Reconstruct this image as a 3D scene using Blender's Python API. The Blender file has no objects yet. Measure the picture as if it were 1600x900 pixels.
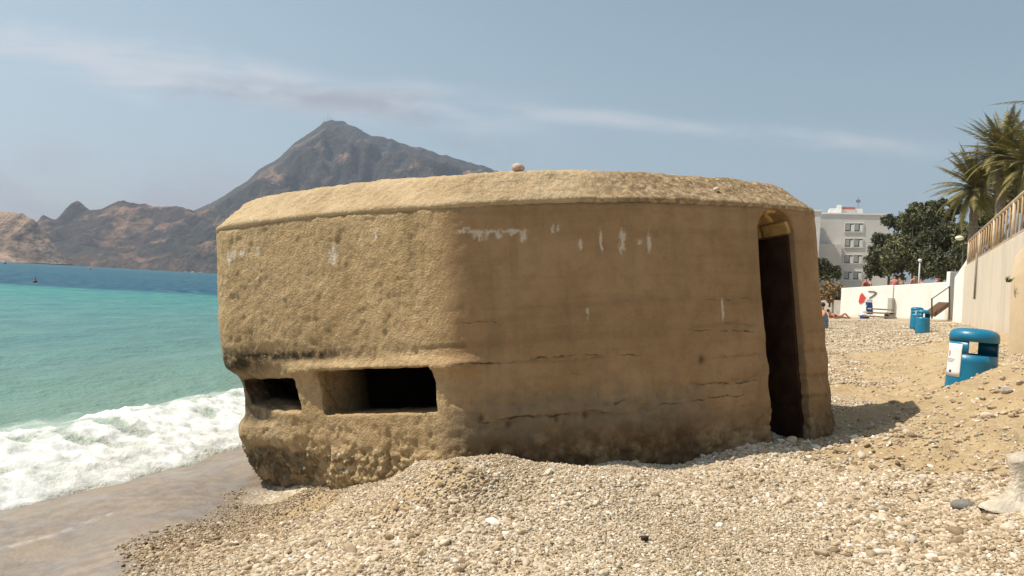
import bpy, bmesh, math, random
import numpy as np
from mathutils import Vector, Matrix, Euler
random.seed(7); RNG = np.random.default_rng(11)
S = bpy.context.scene
C = S.collection
R_ = math.radians
EYE = 1.9                      # camera height above the sea
ROLL = R_(3.2); FPX = 1200.0
# ---------------------------------------------------------------- camera
cd = bpy.data.cameras.new('camera'); cam = bpy.data.objects.new('camera', cd); C.objects.link(cam)
RV = Vector((math.cos(ROLL), 0, math.sin(ROLL))); UV = Vector((-math.sin(ROLL), 0, math.cos(ROLL))); FV = Vector((0, 1, 0))
m = Matrix.Identity(4)
for i in range(3): m[i][0] = RV[i]; m[i][1] = UV[i]; m[i][2] = -FV[i]
m[2][3] = EYE
cam.matrix_world = m
cd.sensor_width = 36; cd.lens = 27; cd.shift_y = 2 / 1600.0
cd.clip_start = 0.1; cd.clip_end = 12000
S.camera = cam
# ---------------------------------------------------------------- sky, sun, exposure
SUN_EL, SUN_BACK = 59.0, 2.0   # from the left, a touch behind the picture plane
EXPOSURE = 0.30
SUN_STRENGTH = 5.0; SKY_STRENGTH = 0.10
sdir = Vector((-math.cos(R_(SUN_EL)) * math.cos(R_(SUN_BACK)), math.cos(R_(SUN_EL)) * math.sin(R_(SUN_BACK)), math.sin(R_(SUN_EL))))
ld = bpy.data.lights.new('sun', 'SUN'); ld.energy = SUN_STRENGTH; ld.angle = R_(0.53); ld.color = (1.0, 0.905, 0.75)
sun = bpy.data.objects.new('sun', ld); C.objects.link(sun)
sun.rotation_euler = sdir.to_track_quat('Z', 'Y').to_euler()
W = bpy.data.worlds.new('World'); S.world = W; W.use_nodes = True
S.render.engine = 'CYCLES'
S.cycles.use_denoising = True
S.cycles.max_bounces = 6; S.cycles.volume_bounces = 0; S.cycles.transparent_max_bounces = 8
S.view_settings.view_transform = 'Standard'; S.view_settings.look = 'None'
S.view_settings.exposure = EXPOSURE; S.view_settings.gamma = 1; S.view_settings.use_curve_mapping = False

class NT:
    """tiny node-tree writer"""
    def __init__(s, nt): s.nt = nt; s.n = nt.nodes; s.l = nt.links
    def node(s, t, **kw):
        n = s.n.new(t)
        for k, v in kw.items():
            if k.startswith('i_'):
                key = k[2:]; key = int(key) if key.isdigit() else key.replace('_', ' ')
                s.put(n.inputs[key], v)
            else: setattr(n, k, v)
        return n
    def put(s, sock, v):
        if hasattr(v, 'links') or isinstance(v, bpy.types.NodeSocket): s.l.new(v, sock)
        else:
            if isinstance(v, (tuple, list)) and len(v) == 3 and sock.type == 'RGBA': v = (*v, 1)
            sock.default_value = v
    def math(s, op, a, b=0.0, c=0.0, clamp=False):
        n = s.n.new('ShaderNodeMath'); n.operation = op; n.use_clamp = clamp
        s.put(n.inputs[0], a); s.put(n.inputs[1], b); s.put(n.inputs[2], c); return n.outputs[0]
    def mix(s, f, a, b, blend='MIX'):
        n = s.n.new('ShaderNodeMix'); n.data_type = 'RGBA'; n.blend_type = blend
        s.put(n.inputs[0], f); s.put(n.inputs[6], a); s.put(n.inputs[7], b); return n.outputs[2]
    def noise(s, vec, scale, detail=4, rough=0.55, out=0, dist=0.0):
        n = s.n.new('ShaderNodeTexNoise'); s.put(n.inputs['Vector'], vec)
        n.inputs['Scale'].default_value = scale; n.inputs['Detail'].default_value = detail
        n.inputs['Roughness'].default_value = rough; n.inputs['Distortion'].default_value = dist
        return n.outputs[out]
    def voro(s, vec, scale, feature='F1', out='Distance', rnd=1.0):
        n = s.n.new('ShaderNodeTexVoronoi'); n.feature = feature; s.put(n.inputs['Vector'], vec)
        n.inputs['Scale'].default_value = scale; n.inputs['Randomness'].default_value = rnd
        return n.outputs[out]
    def ramp(s, f, stops, interp='LINEAR'):
        n = s.n.new('ShaderNodeValToRGB'); n.color_ramp.interpolation = interp; s.put(n.inputs[0], f)
        e = n.color_ramp.elements
        while len(e) < len(stops): e.new(0.5)
        for el, (p, c) in zip(e, stops):
            el.position = p; el.color = (c, c, c, 1) if not isinstance(c, (tuple, list)) else (*c, 1)
        return n.outputs[0]
    def mapr(s, f, a, b, c=0.0, d=1.0, smooth=True):
        n = s.n.new('ShaderNodeMapRange'); n.interpolation_type = 'SMOOTHSTEP' if smooth else 'LINEAR'
        s.put(n.inputs[0], f)
        for i, v in enumerate((a, b, c, d)): n.inputs[i + 1].default_value = v
        return n.outputs[0]
    def scale(s, vec, v):
        n = s.n.new('ShaderNodeMapping'); s.put(n.inputs[0], vec); n.inputs['Scale'].default_value = v; return n.outputs[0]

# world: Nishita sky with thin cloud streaks laid out by direction
w = NT(W.node_tree); w.n.clear()
sky = w.node('ShaderNodeTexSky', sky_type='NISHITA'); sky.sun_disc = False
sky.sun_elevation = R_(SUN_EL); sky.sun_rotation = math.atan2(sdir.x, sdir.y)
sky.altitude = 0; sky.air_density = 1.0; sky.dust_density = 2.2; sky.ozone_density = 1.4
hsv = w.node('ShaderNodeHueSaturation', i_Saturation=0.78, i_Color=sky.outputs[0]); hsv.inputs['Hue'].default_value = 0.465
tc = w.node('ShaderNodeTexCoord'); sep = w.node('ShaderNodeSeparateXYZ', i_Vector=tc.outputs['Generated'])
yy = w.math('MAXIMUM', sep.outputs[1], 0.15)
az = w.math('DIVIDE', sep.outputs[0], yy); el = w.math('DIVIDE', sep.outputs[2], yy)
comb = w.node('ShaderNodeCombineXYZ'); w.put(comb.inputs[0], az); w.put(comb.inputs[1], el)
cv = comb.outputs[0]
def band(a0, e0, slope, wd, lo, hi):
    """soft streak along el = e0 + slope*(az-a0), from az lo to hi"""
    line = w.math('ADD', w.math('MULTIPLY', w.math('SUBTRACT', az, a0), slope), e0)
    wob = w.math('MULTIPLY', w.math('SUBTRACT', w.noise(w.scale(cv, (1.0, 1, 1)), 5, 3), 0.5), wd * 2.2)
    d = w.math('ABSOLUTE', w.math('SUBTRACT', w.math('SUBTRACT', el, line), wob))
    f = w.mapr(d, 0.0, wd, 1, 0)
    f = w.math('MULTIPLY', f, w.mapr(az, lo[0], lo[1]))
    return w.math('MULTIPLY', f, w.mapr(az, hi[0], hi[1], 1, 0))
streak = w.noise(w.scale(cv, (1.3, 9, 1)), 4.0, 6, 0.6, dist=0.4)
puff = w.noise(w.scale(cv, (1.0, 2.2, 1)), 7.0, 6, 0.6)
c1 = band(-0.60, 0.268, -0.075, 0.045, (-1.2, -0.9), (-0.2, 0.12))
c2 = band(0.20, 0.224, -0.035, 0.020, (-0.2, 0.08), (0.45, 0.62))
c3 = band(-0.30, 0.236, 0.0, 0.030, (-0.50, -0.40), (-0.18, -0.08))
c4 = band(-0.12, 0.212, -0.28, 0.032, (-0.24, -0.14), (-0.03, 0.03))
low = w.math('MULTIPLY', w.mapr(el, 0.06, 0.20, 1, 0), w.mapr(az, -0.42, -0.28, 1, 0))
white = w.math('MULTIPLY', w.math('MAXIMUM', w.math('MULTIPLY', c1, 1.0), w.math('MULTIPLY', c2, 0.7)), w.mapr(streak, 0.22, 0.66))
grey = w.math('MULTIPLY', w.math('MAXIMUM', c3, w.math('MULTIPLY', c4, 0.8)), w.mapr(puff, 0.36, 0.60))
lowm = w.math('MULTIPLY', low, w.mapr(puff, 0.42, 0.60, 0.0, 1.0))
col = w.mix(white, hsv.outputs[0], (5.6, 5.8, 6.1))
col = w.mix(w.math('MULTIPLY', grey, 0.9), col, (2.85, 3.0, 3.4))
col = w.mix(w.math('MULTIPLY', lowm, 0.8), col, (3.35, 3.3, 3.6))
bg = w.node('ShaderNodeBackground', i_Color=col, i_Strength=SKY_STRENGTH)
wo = w.node('ShaderNodeOutputWorld', i_Surface=bg.outputs[0])

# ================================================================ helpers
def at(u, v, d):
    """world point seen at photo pixel (u,v) at depth d"""
    return Vector((0, 0, EYE)) + d * (FV + (u - 800) / FPX * RV + (452 - v) / FPX * UV)
def ht(a):  # hash-based value noise, vectorised
    return a
def _h(ix, iy, iz, seed):
    n = (ix.astype(np.int64) * 73856093) ^ (iy.astype(np.int64) * 19349663) ^ (iz.astype(np.int64) * 83492791) ^ (seed * 2654435761)
    n = (n ^ (n >> 13)) * 1274126177 & 0xffffffff
    n = (n ^ (n >> 16)) * 2246822519 & 0xffffffff
    return ((n ^ (n >> 15)) & 0xffffff) / float(0xffffff)
def vnoise(P, scale, seed=0):
    P = np.asarray(P, float) * scale
    i = np.floor(P); f = P - i; f = f * f * (3 - 2 * f); r = 0
    for dx in (0, 1):
        for dy in (0, 1):
            for dz in (0, 1):
                wgt = (f[:, 0] if dx else 1 - f[:, 0]) * (f[:, 1] if dy else 1 - f[:, 1]) * (f[:, 2] if dz else 1 - f[:, 2])
                r = r + wgt * _h(i[:, 0] + dx, i[:, 1] + dy, i[:, 2] + dz, seed)
    return r * 2 - 1
def fbm(P, scale, oct=4, gain=0.5, seed=0):
    r = 0; a = 1; t = 0
    for k in range(oct):
        r = r + a * vnoise(P, scale * 2 ** k * 1.03 ** k, seed + k); t += a; a *= gain
    return r / t
def worley(P, scale, seed=0):
    P = np.asarray(P, float) * scale; i = np.floor(P); best = np.full(len(P), 9.0)
    for dx in (-1, 0, 1):
        for dy in (-1, 0, 1):
            for dz in (-1, 0, 1):
                c = i + (dx, dy, dz)
                q = np.stack([c[:, k] + _h(c[:, 0], c[:, 1], c[:, 2], seed + 11 * k + 1) for k in range(3)], 1)
                best = np.minimum(best, ((q - P) ** 2).sum(1))
    return np.sqrt(best)
def sst(x, a, b):
    t = np.clip((x - a) / (b - a), 0, 1); return t * t * (3 - 2 * t)
def P3(x, y, z=0.0): return np.stack([x, y, np.zeros_like(x) + z], 1)

def tag(o, label=None, cat=None, group=None, kind=None):
    if label: o['label'] = label
    if cat: o['category'] = cat
    if group: o['group'] = group
    if kind: o['kind'] = kind
    return o
def empty(name, loc, label, cat, group=None, rot=(0, 0, 0)):
    o = bpy.data.objects.new(name, None); C.objects.link(o); o.location = loc; o.rotation_euler = rot
    return tag(o, label, cat, group)
def link(name, me, mat=None, parent=None, smooth=False):
    o = bpy.data.objects.new(name, me); C.objects.link(o)
    if mat: me.materials.append(mat)
    if parent: o.parent = parent
    if smooth: me.polygons.foreach_set('use_smooth', [True] * len(me.polygons))
    return o
def pymesh(name, V, F):
    me = bpy.data.meshes.new(name); me.from_pydata([tuple(v) for v in V], [], F); me.update(); return me
def gridmesh(name, X, Y, Z):
    """X,Y,Z 2-D arrays -> sheet"""
    h, wd = X.shape; V = np.stack([X, Y, Z], -1).reshape(-1, 3)
    idx = np.arange(h * wd).reshape(h, wd)
    F = np.stack([idx[:-1, :-1], idx[:-1, 1:], idx[1:, 1:], idx[1:, :-1]], -1).reshape(-1, 4)
    me = bpy.data.meshes.new(name); me.vertices.add(len(V)); me.vertices.foreach_set('co', V.ravel())
    me.loops.add(F.size); me.loops.foreach_set('vertex_index', F.ravel())
    me.polygons.add(len(F)); me.polygons.foreach_set('loop_start', np.arange(len(F)) * 4)
    me.update(calc_edges=True); me.polygons.foreach_set('use_smooth', np.ones(len(F), bool)); return me
def quads(name, V, n=4):
    """loose n-gons from a (k*n,3) array"""
    V = np.asarray(V, float).reshape(-1, 3); k = len(V) // n
    me = bpy.data.meshes.new(name); me.vertices.add(len(V)); me.vertices.foreach_set('co', V.ravel())
    me.loops.add(len(V)); me.loops.foreach_set('vertex_index', np.arange(len(V)))
    me.polygons.add(k); me.polygons.foreach_set('loop_start', np.arange(k) * n); me.update(calc_edges=True); return me
def attr(me, name, vals):
    a = me.attributes.new(name, 'FLOAT', 'POINT'); a.data.foreach_set('value', np.asarray(vals, np.float32))
def bmbox(bm, cx, cy, cz, sx, sy, sz, rot=None):
    M = Matrix.Translation((cx, cy, cz)) @ (rot.to_matrix().to_4x4() if rot else Matrix.Identity(4)) @ Matrix.Diagonal((sx, sy, sz, 1))
    return bmesh.ops.create_cube(bm, size=1, matrix=M)['verts']
def bmcyl(bm, p0, p1, r0, r1=None, seg=12, caps=True):
    p0 = Vector(p0); p1 = Vector(p1); r1 = r0 if r1 is None else r1; d = p1 - p0
    M = Matrix.Translation((p0 + p1) / 2) @ d.to_track_quat('Z', 'Y').to_matrix().to_4x4()
    bmesh.ops.create_cone(bm, cap_ends=caps, segments=seg, radius1=r0, radius2=r1, depth=d.length, matrix=M)
def bmobj(name, bm, mat, parent=None, smooth=False, bevel=0):
    me = bpy.data.meshes.new(name); bm.to_mesh(me); bm.free(); o = link(name, me, mat, parent, smooth)
    if bevel:
        b = o.modifiers.new('bevel', 'BEVEL'); b.width = bevel; b.segments = 2; b.limit_method = 'ANGLE'
    return o
def prism(bm, A, B):
    """closed solid between two matching loops"""
    n = len(A); va = [bm.verts.new(p) for p in A]; vb = [bm.verts.new(p) for p in B]
    bm.faces.new(va[::-1]); bm.faces.new(vb)
    for i in range(n): bm.faces.new((va[i], va[(i + 1) % n], vb[(i + 1) % n], vb[i]))
def mat(name, color=None, rough=0.7, spec=0.3, metal=0.0, build=None):
    M = bpy.data.materials.new(name); M.use_nodes = True; t = NT(M.node_tree); b = t.n['Principled BSDF']
    b.inputs['Roughness'].default_value = rough; b.inputs['Specular IOR Level'].default_value = spec; b.inputs['Metallic'].default_value = metal
    if color is not None: t.put(b.inputs['Base Color'], tuple(color))
    if build: build(t, b)
    return M
def vary(color, amt=0.25, scale=6, bump=0.0, rough=0.7, spec=0.3, dirt=None, name='m', metal=0.0):
    """own colour with uneven wear"""
    def bld(t, b):
        co = t.node('ShaderNodeTexCoord').outputs['Object']
        n = t.noise(co, scale, 5, 0.6)
        lo = tuple(c * (1 - amt) for c in color); hi = tuple(min(1, c * (1 + amt * 0.6)) for c in color)
        c = t.mix(t.mapr(n, 0.3, 0.7), lo, hi)
        if dirt: c = t.mix(t.mapr(t.noise(co, scale * 0.35, 6, 0.65), 0.5, 0.72, 0, 0.7), c, dirt)
        t.put(b.inputs['Base Color'], c)
        if bump:
            bn = t.node('ShaderNodeBump', i_Strength=bump, i_Distance=0.02, i_Height=t.noise(co, scale * 6, 4))
            t.put(b.inputs['Normal'], bn.outputs[0])
    return mat(name, None, rough, spec, metal, bld)

# ================================================================ shoreline and ground heights
FRONT = [(-9.5, -12), (-6.2, -1), (-4.6, 3.4), (-3.80, 5.8), (-3.29, 6.77), (-2.84, 8.4), (-1.6, 11.8), (1.0, 20), (5.5, 38), (14, 75), (50, 260), (500, 2600), (900, 9000)]
fy = np.array([p[1] for p in FRONT], float); fx = np.array([p[0] for p in FRONT], float)
def qsea(x, y):
    """distance seaward of the swash front"""
    wob = 0.10 * vnoise(P3(y * 0 + 3.1, y, 0), 1.6, 3) + 0.05 * vnoise(P3(y * 0 + 1.1, y, 0), 5, 4) + 0.5 * vnoise(P3(y * 0, y, 0), 0.11, 9) * sst(y, 12, 25)
    return (np.interp(y, fy, fx) + wob - x) * 0.94
def base_z(x, y):
    s = -qsea(x, y)
    z = np.where(s > 0, 0.98 * (1 - np.exp(-np.maximum(s, 0) / 3.3)), 0.10 * s)
    z = z + 0.035 * np.maximum(x - 9, 0) * sst(y, 12, 25) * (x < 60) + (x >= 60) * 0.035 * 51 * sst(y, 12, 25)
    return np.maximum(z, -3.0)
ctrl_px = [(800, 900, 3.62), (1200, 900, 3.55), (1600, 900, 3.30), (430, 900, 3.95), (250, 900, 4.2), (60, 900, 4.55), (0, 860, 4.9), (200, 850, 4.85), (330, 800, 5.75), (250, 760, 6.3),
           (430, 784, 6.15), (520, 768, 5.82), (620, 744, 5.5), (660, 720, 5.3), (720, 714, 5.15), (800, 716, 5.12), (880, 727, 5.12), (980, 734, 5.18), (1100, 737, 5.25), (1200, 722, 5.45),
           (600, 820, 4.65), (800, 800, 4.45), (1000, 800, 4.45), (1200, 800, 4.45), (1300, 715, 5.6), (1350, 700, 5.7), (1350, 661, 6.6),
           (1450, 800, 4.15), (1450, 700, 5.2), (1400, 750, 4.75), (1600, 810, 3.75), (1600, 720, 4.75), (1600, 640, 5.7), (1600, 575, 6.6), (1480, 640, 6.2), (1415, 630, 6.9), (1320, 692, 6.0),
           (1478, 604, 7.25), (1552, 580, 7.2), (1590, 570, 8.4), (1400, 600, 10.3), (1430, 617, 8.5), (1500, 590, 9.2), (1330, 640, 7.8), (1330, 600, 10.2), (1320, 570, 13), (1440, 575, 12.5), (1440, 540, 16.5), (1560, 535, 14), (1500, 560, 10.5), (1440, 522, 27), (1560, 521, 20), (1500, 509, 29), (1300, 512, 34), (1400, 505, 39), (1312, 499, 49), (1480, 499, 42)]
pts = [tuple(at(*p)) for p in ctrl_px]
pts += [(-1.6, 6.6, 0.32), (-0.4, 5.5, 0.58), (0.4, 5.45, 0.62), (1.2, 5.75, 0.68), (1.9, 6.1, 0.80), (2.2, 6.6, 0.83), (2.7, 6.7, 0.87), (0, 7.2, 0.72), (2.0, 7.6, .84), (0, 0, 0.45), (3, 0, 0.75), (5, 3, 1.35), (-3, 2, 0.12), (0, 9.5, 0.75), (3, 10, 0.88), (7.5, 6, 1.7), (9, 9, 1.75)]
for (x, y) in [(-4, -4), (0, -6), (5, -6), (0, 13), (3, 16), (6, 24), (10, 32), (-1.5, 10), (0.5, 13), (12, 45), (18, 50), (25, 55), (30, 30), (30, 10), (8, 45), (20, 42)]:
    pts.append((x, y, float(base_z(np.array([x], float), np.array([y], float))[0]) + (0.9 if (x > 20 and y < 40) else 0)))
pts = np.array(pts)
_px, _py = pts[:, 0], pts[:, 1]
def wl(y): return np.log(np.maximum(y + 14, 1)) * 12      # compress depth so far points do not dominate
def _tps(r2): return 0.5 * r2 * np.log(r2 + 1e-9)
def feat(x, y): return x / (1 + np.maximum(y, 0) * 0.06) * 1.6, wl(y)
_fx, _fy = feat(_px, _py); n_ = len(pts)
K = _tps((_fx[:, None] - _fx[None]) ** 2 + (_fy[:, None] - _fy[None]) ** 2) + np.eye(n_) * 0.003
Q = np.stack([np.ones(n_), _fx, _fy], 1)
sol = np.linalg.solve(np.block([[K, Q], [Q.T, np.zeros((3, 3))]]), np.concatenate([pts[:, 2], np.zeros(3)]))
def ground_z(x, y, rough=True):
    x = np.asarray(x, float); y = np.asarray(y, float); sh = x.shape; x = x.ravel(); y = y.ravel()
    a, b = feat(x, y); z = np.zeros_like(x)
    for i in range(0, len(x), 40000):
        s = slice(i, i + 40000)
        z[s] = _tps((a[s, None] - _fx[None]) ** 2 + (b[s, None] - _fy[None]) ** 2) @ sol[:n_] + sol[n_] + a[s] * sol[n_ + 1] + b[s] * sol[n_ + 2]
    zb = base_z(x, y); q = qsea(x, y)
    far = sst(np.hypot(x, y), 38, 60); far = np.maximum(far, sst(-y, 3, 9))
    far = np.maximum(far, sst(x, 10, 18) * sst(-y, -14, -4))
    z = z * (1 - far) + zb * far
    wz = sst(-q, -0.05, 0.9)
    z = z * wz + np.where(q > 0, -0.11 * q, 0.10 * -q) * (1 - wz)
    if rough:
        P = P3(x, y); dry = sst(-q, 1.2, 2.6)
        z = z + (0.030 * fbm(P, 1.5, 3, seed=5) + 0.016 * fbm(P, 6, 3, seed=6)) * (0.15 + 0.85 * dry)
        r = sandm(x, y)                                             # gullies and crumbs in the sand bank
        z = z + r * (0.05 * np.abs(fbm(P, 3.2, 4, seed=21)) - 0.015 + 0.10 * fbm(P, 1.3, 3, seed=23) - .05 * np.abs(fbm(P * np.array([1, 2.2, 1]), 1.7, 3, seed=25))) * dry
    return np.maximum(z, -3.0).reshape(sh)
def blob(x, y, cx, cy, rx, ry, rot=0.0):
    c, s = math.cos(rot), math.sin(rot); dx = x - cx; dy = y - cy
    return np.exp(-(((dx * c + dy * s) / rx) ** 2 + ((-dx * s + dy * c) / ry) ** 2))
def sandm(x, y):
    """where sand shows between the stones (0..1)"""
    P = P3(x, y); n = fbm(P, 1.4, 4, seed=31)
    m_ = 1.5 * blob(x, y, 3.35, 5.25, 1.0, 1.0, 0.3) + 1.3 * blob(x, y, 4.3, 6.9, 1.7, 1.3, 0.2) + 0.9 * blob(x, y, 2.9, 5.9, .45, .5) + 0.85 * blob(x, y, -0.6, 4.75, 0.75, 0.34, -0.2) + 0.75 * blob(x, y, -1.55, 5.55, 0.75, 0.45, 0.5)
    m_ = m_ + 0.75 * blob(x, y, 6.5, 12.5, 1.7, 4.5, -0.3) + 0.55 * blob(x, y, 4.6, 9.5, 1.6, 0.9, 0) + 0.85 * blob(x, y, 12.5, 20, 2.2, 8, -0.55)
    return np.clip(sst(m_ + 0.55 * n, 0.42, 0.72), 0, 1)
def wetm(x, y):
    s = -qsea(x, y); P = P3(x, y)
    edge = np.interp(y, [4.2, 5.0, 6.3, 8], [2.3, 2.0, 1.5, 1.8]) + 0.3 * fbm(P, 0.9, 3, seed=8)
    return 1 - sst(s, edge - 0.45, edge + 0.35)

def lines(lo, a, b, hi, step, grow):
    c = list(np.arange(a, b, step)); s = step; v = b
    while v < hi: c.append(v); s *= grow; v += s
    c.append(hi); s = step; v = a - step; left = []
    while v > lo: left.append(v); s *= grow; v -= s
    left.append(lo); return np.array(left[::-1] + c)
gx = lines(-4500, -5.0, 6.5, 4500, 0.035, 1.055); gy = lines(-300, 3.0, 9.5, 5800, 0.035, 1.035)
GX, GY = np.meshgrid(gx, gy); GZ = ground_z(GX, GY)
gme = gridmesh('beach', GX, GY, GZ)
attr(gme, 'sand', sandm(GX.ravel(), GY.ravel())); attr(gme, 'wet', wetm(GX.ravel(), GY.ravel()))
qq = qsea(GX.ravel(), GY.ravel())
_l1 = np.exp(-((-qq - 0.95 - 0.12 * vnoise(P3(GX.ravel(), GY.ravel()), 1.3, 61)) / 0.035) ** 2) * (GY.ravel() < 5.6)
attr(gme, 'scum', np.clip(_l1 * .4, 0, 1))
def ground_mat(t, b):
    co = t.node('ShaderNodeTexCoord').outputs['Object']
    sand = t.node('ShaderNodeAttribute', attribute_name='sand').outputs['Fac']
    wet = t.node('ShaderNodeAttribute', attribute_name='wet').outputs['Fac']
    scum = t.node('ShaderNodeAttribute', attribute_name='scum').outputs['Fac']
    v1 = t.voro(co, 34, out='Color'); vd = t.voro(co, 34)
    v2 = t.voro(co, 13, out='Color'); vd2 = t.voro(co, 13)
    sep = t.node('ShaderNodeSeparateColor', i_0=v1); sep2 = t.node('ShaderNodeSeparateColor', i_0=v2)
    peb = t.ramp(sep.outputs[0], [(0, (.28, .22, .14)), (.3, (.43, .35, .24)), (.7, (.54, .465, .34)), (1, (.68, .61, .49))])
    peb2 = t.ramp(sep2.outputs[0], [(0, (.32, .25, .16)), (.4, (.47, .39, .27)), (1, (.64, .575, .45))])
    peb = t.mix(t.mapr(sep2.outputs[1], .45, .6, 0, .8), peb, peb2)
    n = t.noise(co, 1.3, 5, .6); peb = t.mix(t.mapr(n, .42, .66, 0, .5), peb, (.33, .23, .12))
    sn = t.noise(co, 5, 6, .65); sn2 = t.noise(co, 60, 3, .6)
    sd = t.mix(t.mapr(sn, .3, .7), (.32, .232, .13), (.425, .325, .19))
    sd = t.mix(t.mapr(sn2, .45, .7, 0, .6), sd, (.50, .39, .26))
    crumb = t.mapr(t.voro(co, 20), .0, .22, 1, 0); sep3 = t.node('ShaderNodeSeparateColor', i_0=t.voro(co, 20, out='Color'))
    sd = t.mix(t.math('MULTIPLY', crumb, t.mapr(sep3.outputs[2], .72, .8, 0, .8)), sd, (.52, .43, .31))
    c = t.mix(sand, peb, sd)
    wsn = t.mix(t.mapr(t.noise(co, 9, 5, .6), .35, .65), (.185, .15, .118), (.25, .205, .165))
    wsn = t.mix(t.math('MULTIPLY', t.mapr(t.noise(co, 1.6, 4, .6), .5, .62, 0, .8), t.mapr(vd, .1, .5)), wsn, (.235, .19, .14))
    c = t.mix(wet, c, wsn)
    c = t.mix(t.math('MULTIPLY', scum, t.mapr(t.noise(co, 11, 4), .38, .6)), c, (.55, .54, .52))
    t.put(b.inputs['Base Color'], c)
    rg = t.mix(wet, (.85, .85, .85), (.28, .28, .28)); t.put(b.inputs['Roughness'], t.mix(t.mapr(t.noise(co, 2.2, 4), .4, .65), rg, (.8, .8, .8)))
    t.put(b.inputs['Specular IOR Level'], t.math('ADD', .15, t.math('MULTIPLY', wet, .4)))
    h = t.math('ADD', t.math('MULTIPLY', t.math('SUBTRACT', 1, vd), t.math('SUBTRACT', 1.1, sand)), t.math('MULTIPLY', sn2, .5))
    h = t.math('ADD', h, t.math('MULTIPLY', t.math('SUBTRACT', 1, vd2), .9))
    st = t.math('SUBTRACT', 1.0, t.math('MULTIPLY', wet, .88))
    bn = t.node('ShaderNodeBump', i_Distance=.022, i_Height=h, i_Strength=st); t.put(b.inputs['Normal'], bn.outputs[0])
beach = link('beach', gme, mat('beach_stone_sand', build=ground_mat)); tag(beach, 'beige pebble and sand beach around the bunker', 'beach', kind='structure')

# ================================================================ sea
sx = lines(-4500, -11.0, -1.0, 900, 0.05, 1.06); sy = lines(-300, 4.5, 16.0, 5800, 0.05, 1.03)
SX, SY = np.meshgrid(sx, sy); fxs, fys = SX.ravel(), SY.ravel(); q = qsea(fxs, fys); PP = P3(fxs, fys)
near = 1 - sst(q, 30, 60)
nw = 0.55 * fbm(P3(fxs * 0.9, fys), 0.9, 3, seed=41)
ripple = 0.030 * np.sin(q * 2.1 + 2.5 * vnoise(PP, 0.25, 43)) * sst(q, 1.5, 4) + 0.02 * fbm(PP * np.array([1.0, 0.55, 1]), 2.2, 3, seed=44)
roller = 0.19 * np.exp(-((q - 1.25 - 0.3 * vnoise(PP, .5, 47)) / 0.55) ** 2) + 0.10 * sst(q, 0.0, 0.5) * (1 - sst(q, 1.8, 3.2)) + 0.05 * np.exp(-((q - 5.2) / .8) ** 2)
fo = sst(q + nw * 0.30, 0.0, 0.12) * (1 - sst(q + nw * 0.8, 1.4, 1.95))
patch = sst(fbm(PP, 3.4, 5, .6, seed=46), -0.24, 0.05)
fo = fo * np.maximum(patch, 0.6 * sst(q, 0, .1) * (1 - sst(q, .35, .8)))
fo = fo + 0.45 * sst(fbm(PP * np.array([1.0, .5, 1]), 2.0, 4, seed=48), .22, .5) * (1 - sst(q, 2.4, 4.5)) * sst(q, 1.8, 2.4)
lump = fo * (0.065 * (0.9 - worley(PP, 7.5, 5)) + 0.05 * fbm(PP, 14, 3, seed=50))
SZ = (ripple + roller) * near + lump - 0.35 * (1 - sst(q, -0.25, 0.06)) + 0.004
sme = gridmesh('sea', SX, SY, SZ.reshape(SX.shape)); attr(sme, 'foam', np.clip(fo, 0, 1)); attr(sme, 'off', np.clip(q, 0, 5000))
def sea_mat(t, b):
    co = t.node('ShaderNodeTexCoord').outputs['Object']; foam = t.node('ShaderNodeAttribute', attribute_name='foam').outputs['Fac']
    off = t.node('ShaderNodeAttribute', attribute_name='off').outputs['Fac']
    spy = t.node('ShaderNodeSeparateXYZ', i_0=co).outputs[1]
    wob = t.math('MULTIPLY', t.math('SUBTRACT', t.noise(t.scale(co, (.5, 1, 1)), .05, 3), .5), 26)
    dist = t.math('ADD', spy, wob)
    near_c = t.ramp(t.math('DIVIDE', off, 40), [(0, (.50, .48, .42)), (.05, (.36, .42, .36)), (.075, (.14, .23, .18)), (.25, (.065, .175, .165)), (.6, (.045, .185, .19)), (1, (.042, .20, .205))])
    deep = t.mapr(dist, 56, 68); c = t.mix(deep, near_c, (.005, .055, .12))
    band2 = t.math('MULTIPLY', t.mapr(t.noise(t.scale(co, (.25, 1, 1)), .022, 4), .45, .62), t.mapr(spy, 80, 170)); c = t.mix(t.math('MULTIPLY', band2, .6), c, (.012, .10, .13))
    sh = t.mapr(t.noise(t.scale(co, (1, .45, 1)), .9, 5, .6), .40, .65); c = t.mix(t.math('MULTIPLY', sh, .35), c, (.14, .30, .25))
    ff = t.math('MULTIPLY', foam, t.mapr(t.noise(co, 10, 5, .7), .14, .42), clamp=True)
    c = t.mix(ff, c, t.mix(t.mapr(t.noise(co, 7, 5, .7), .40, .62, 0, .8), (.76, .77, .77), (.50, .54, .53))); t.put(b.inputs['Base Color'], c)
    t.put(b.inputs['Roughness'], t.math('MAXIMUM', t.mapr(ff, 0, 1, .3, .85), t.mapr(spy, 20, 60, .3, .5))); t.put(b.inputs['Specular IOR Level'], t.math('MULTIPLY', t.mapr(ff, 0, 1, .22, .1), t.mapr(spy, 20, 70, 1, .4)))
    far = t.mapr(spy, 25, 160, 1, .6)
    h = t.math('ADD', t.noise(t.scale(co, (1, .6, 1)), 3.2, 6, .6), t.math('MULTIPLY', t.noise(co, 14, 3), .25))
    h = t.math('ADD', h, t.math('MULTIPLY', t.noise(t.scale(co, (1, .6, 1)), .5, 3), 2.0))
    bn = t.node('ShaderNodeBump', i_Distance=.11, i_Height=h, i_Strength=t.math('MULTIPLY', far, t.mapr(ff, 0, 1, 1, .3))); t.put(b.inputs['Normal'], bn.outputs[0])
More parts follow.
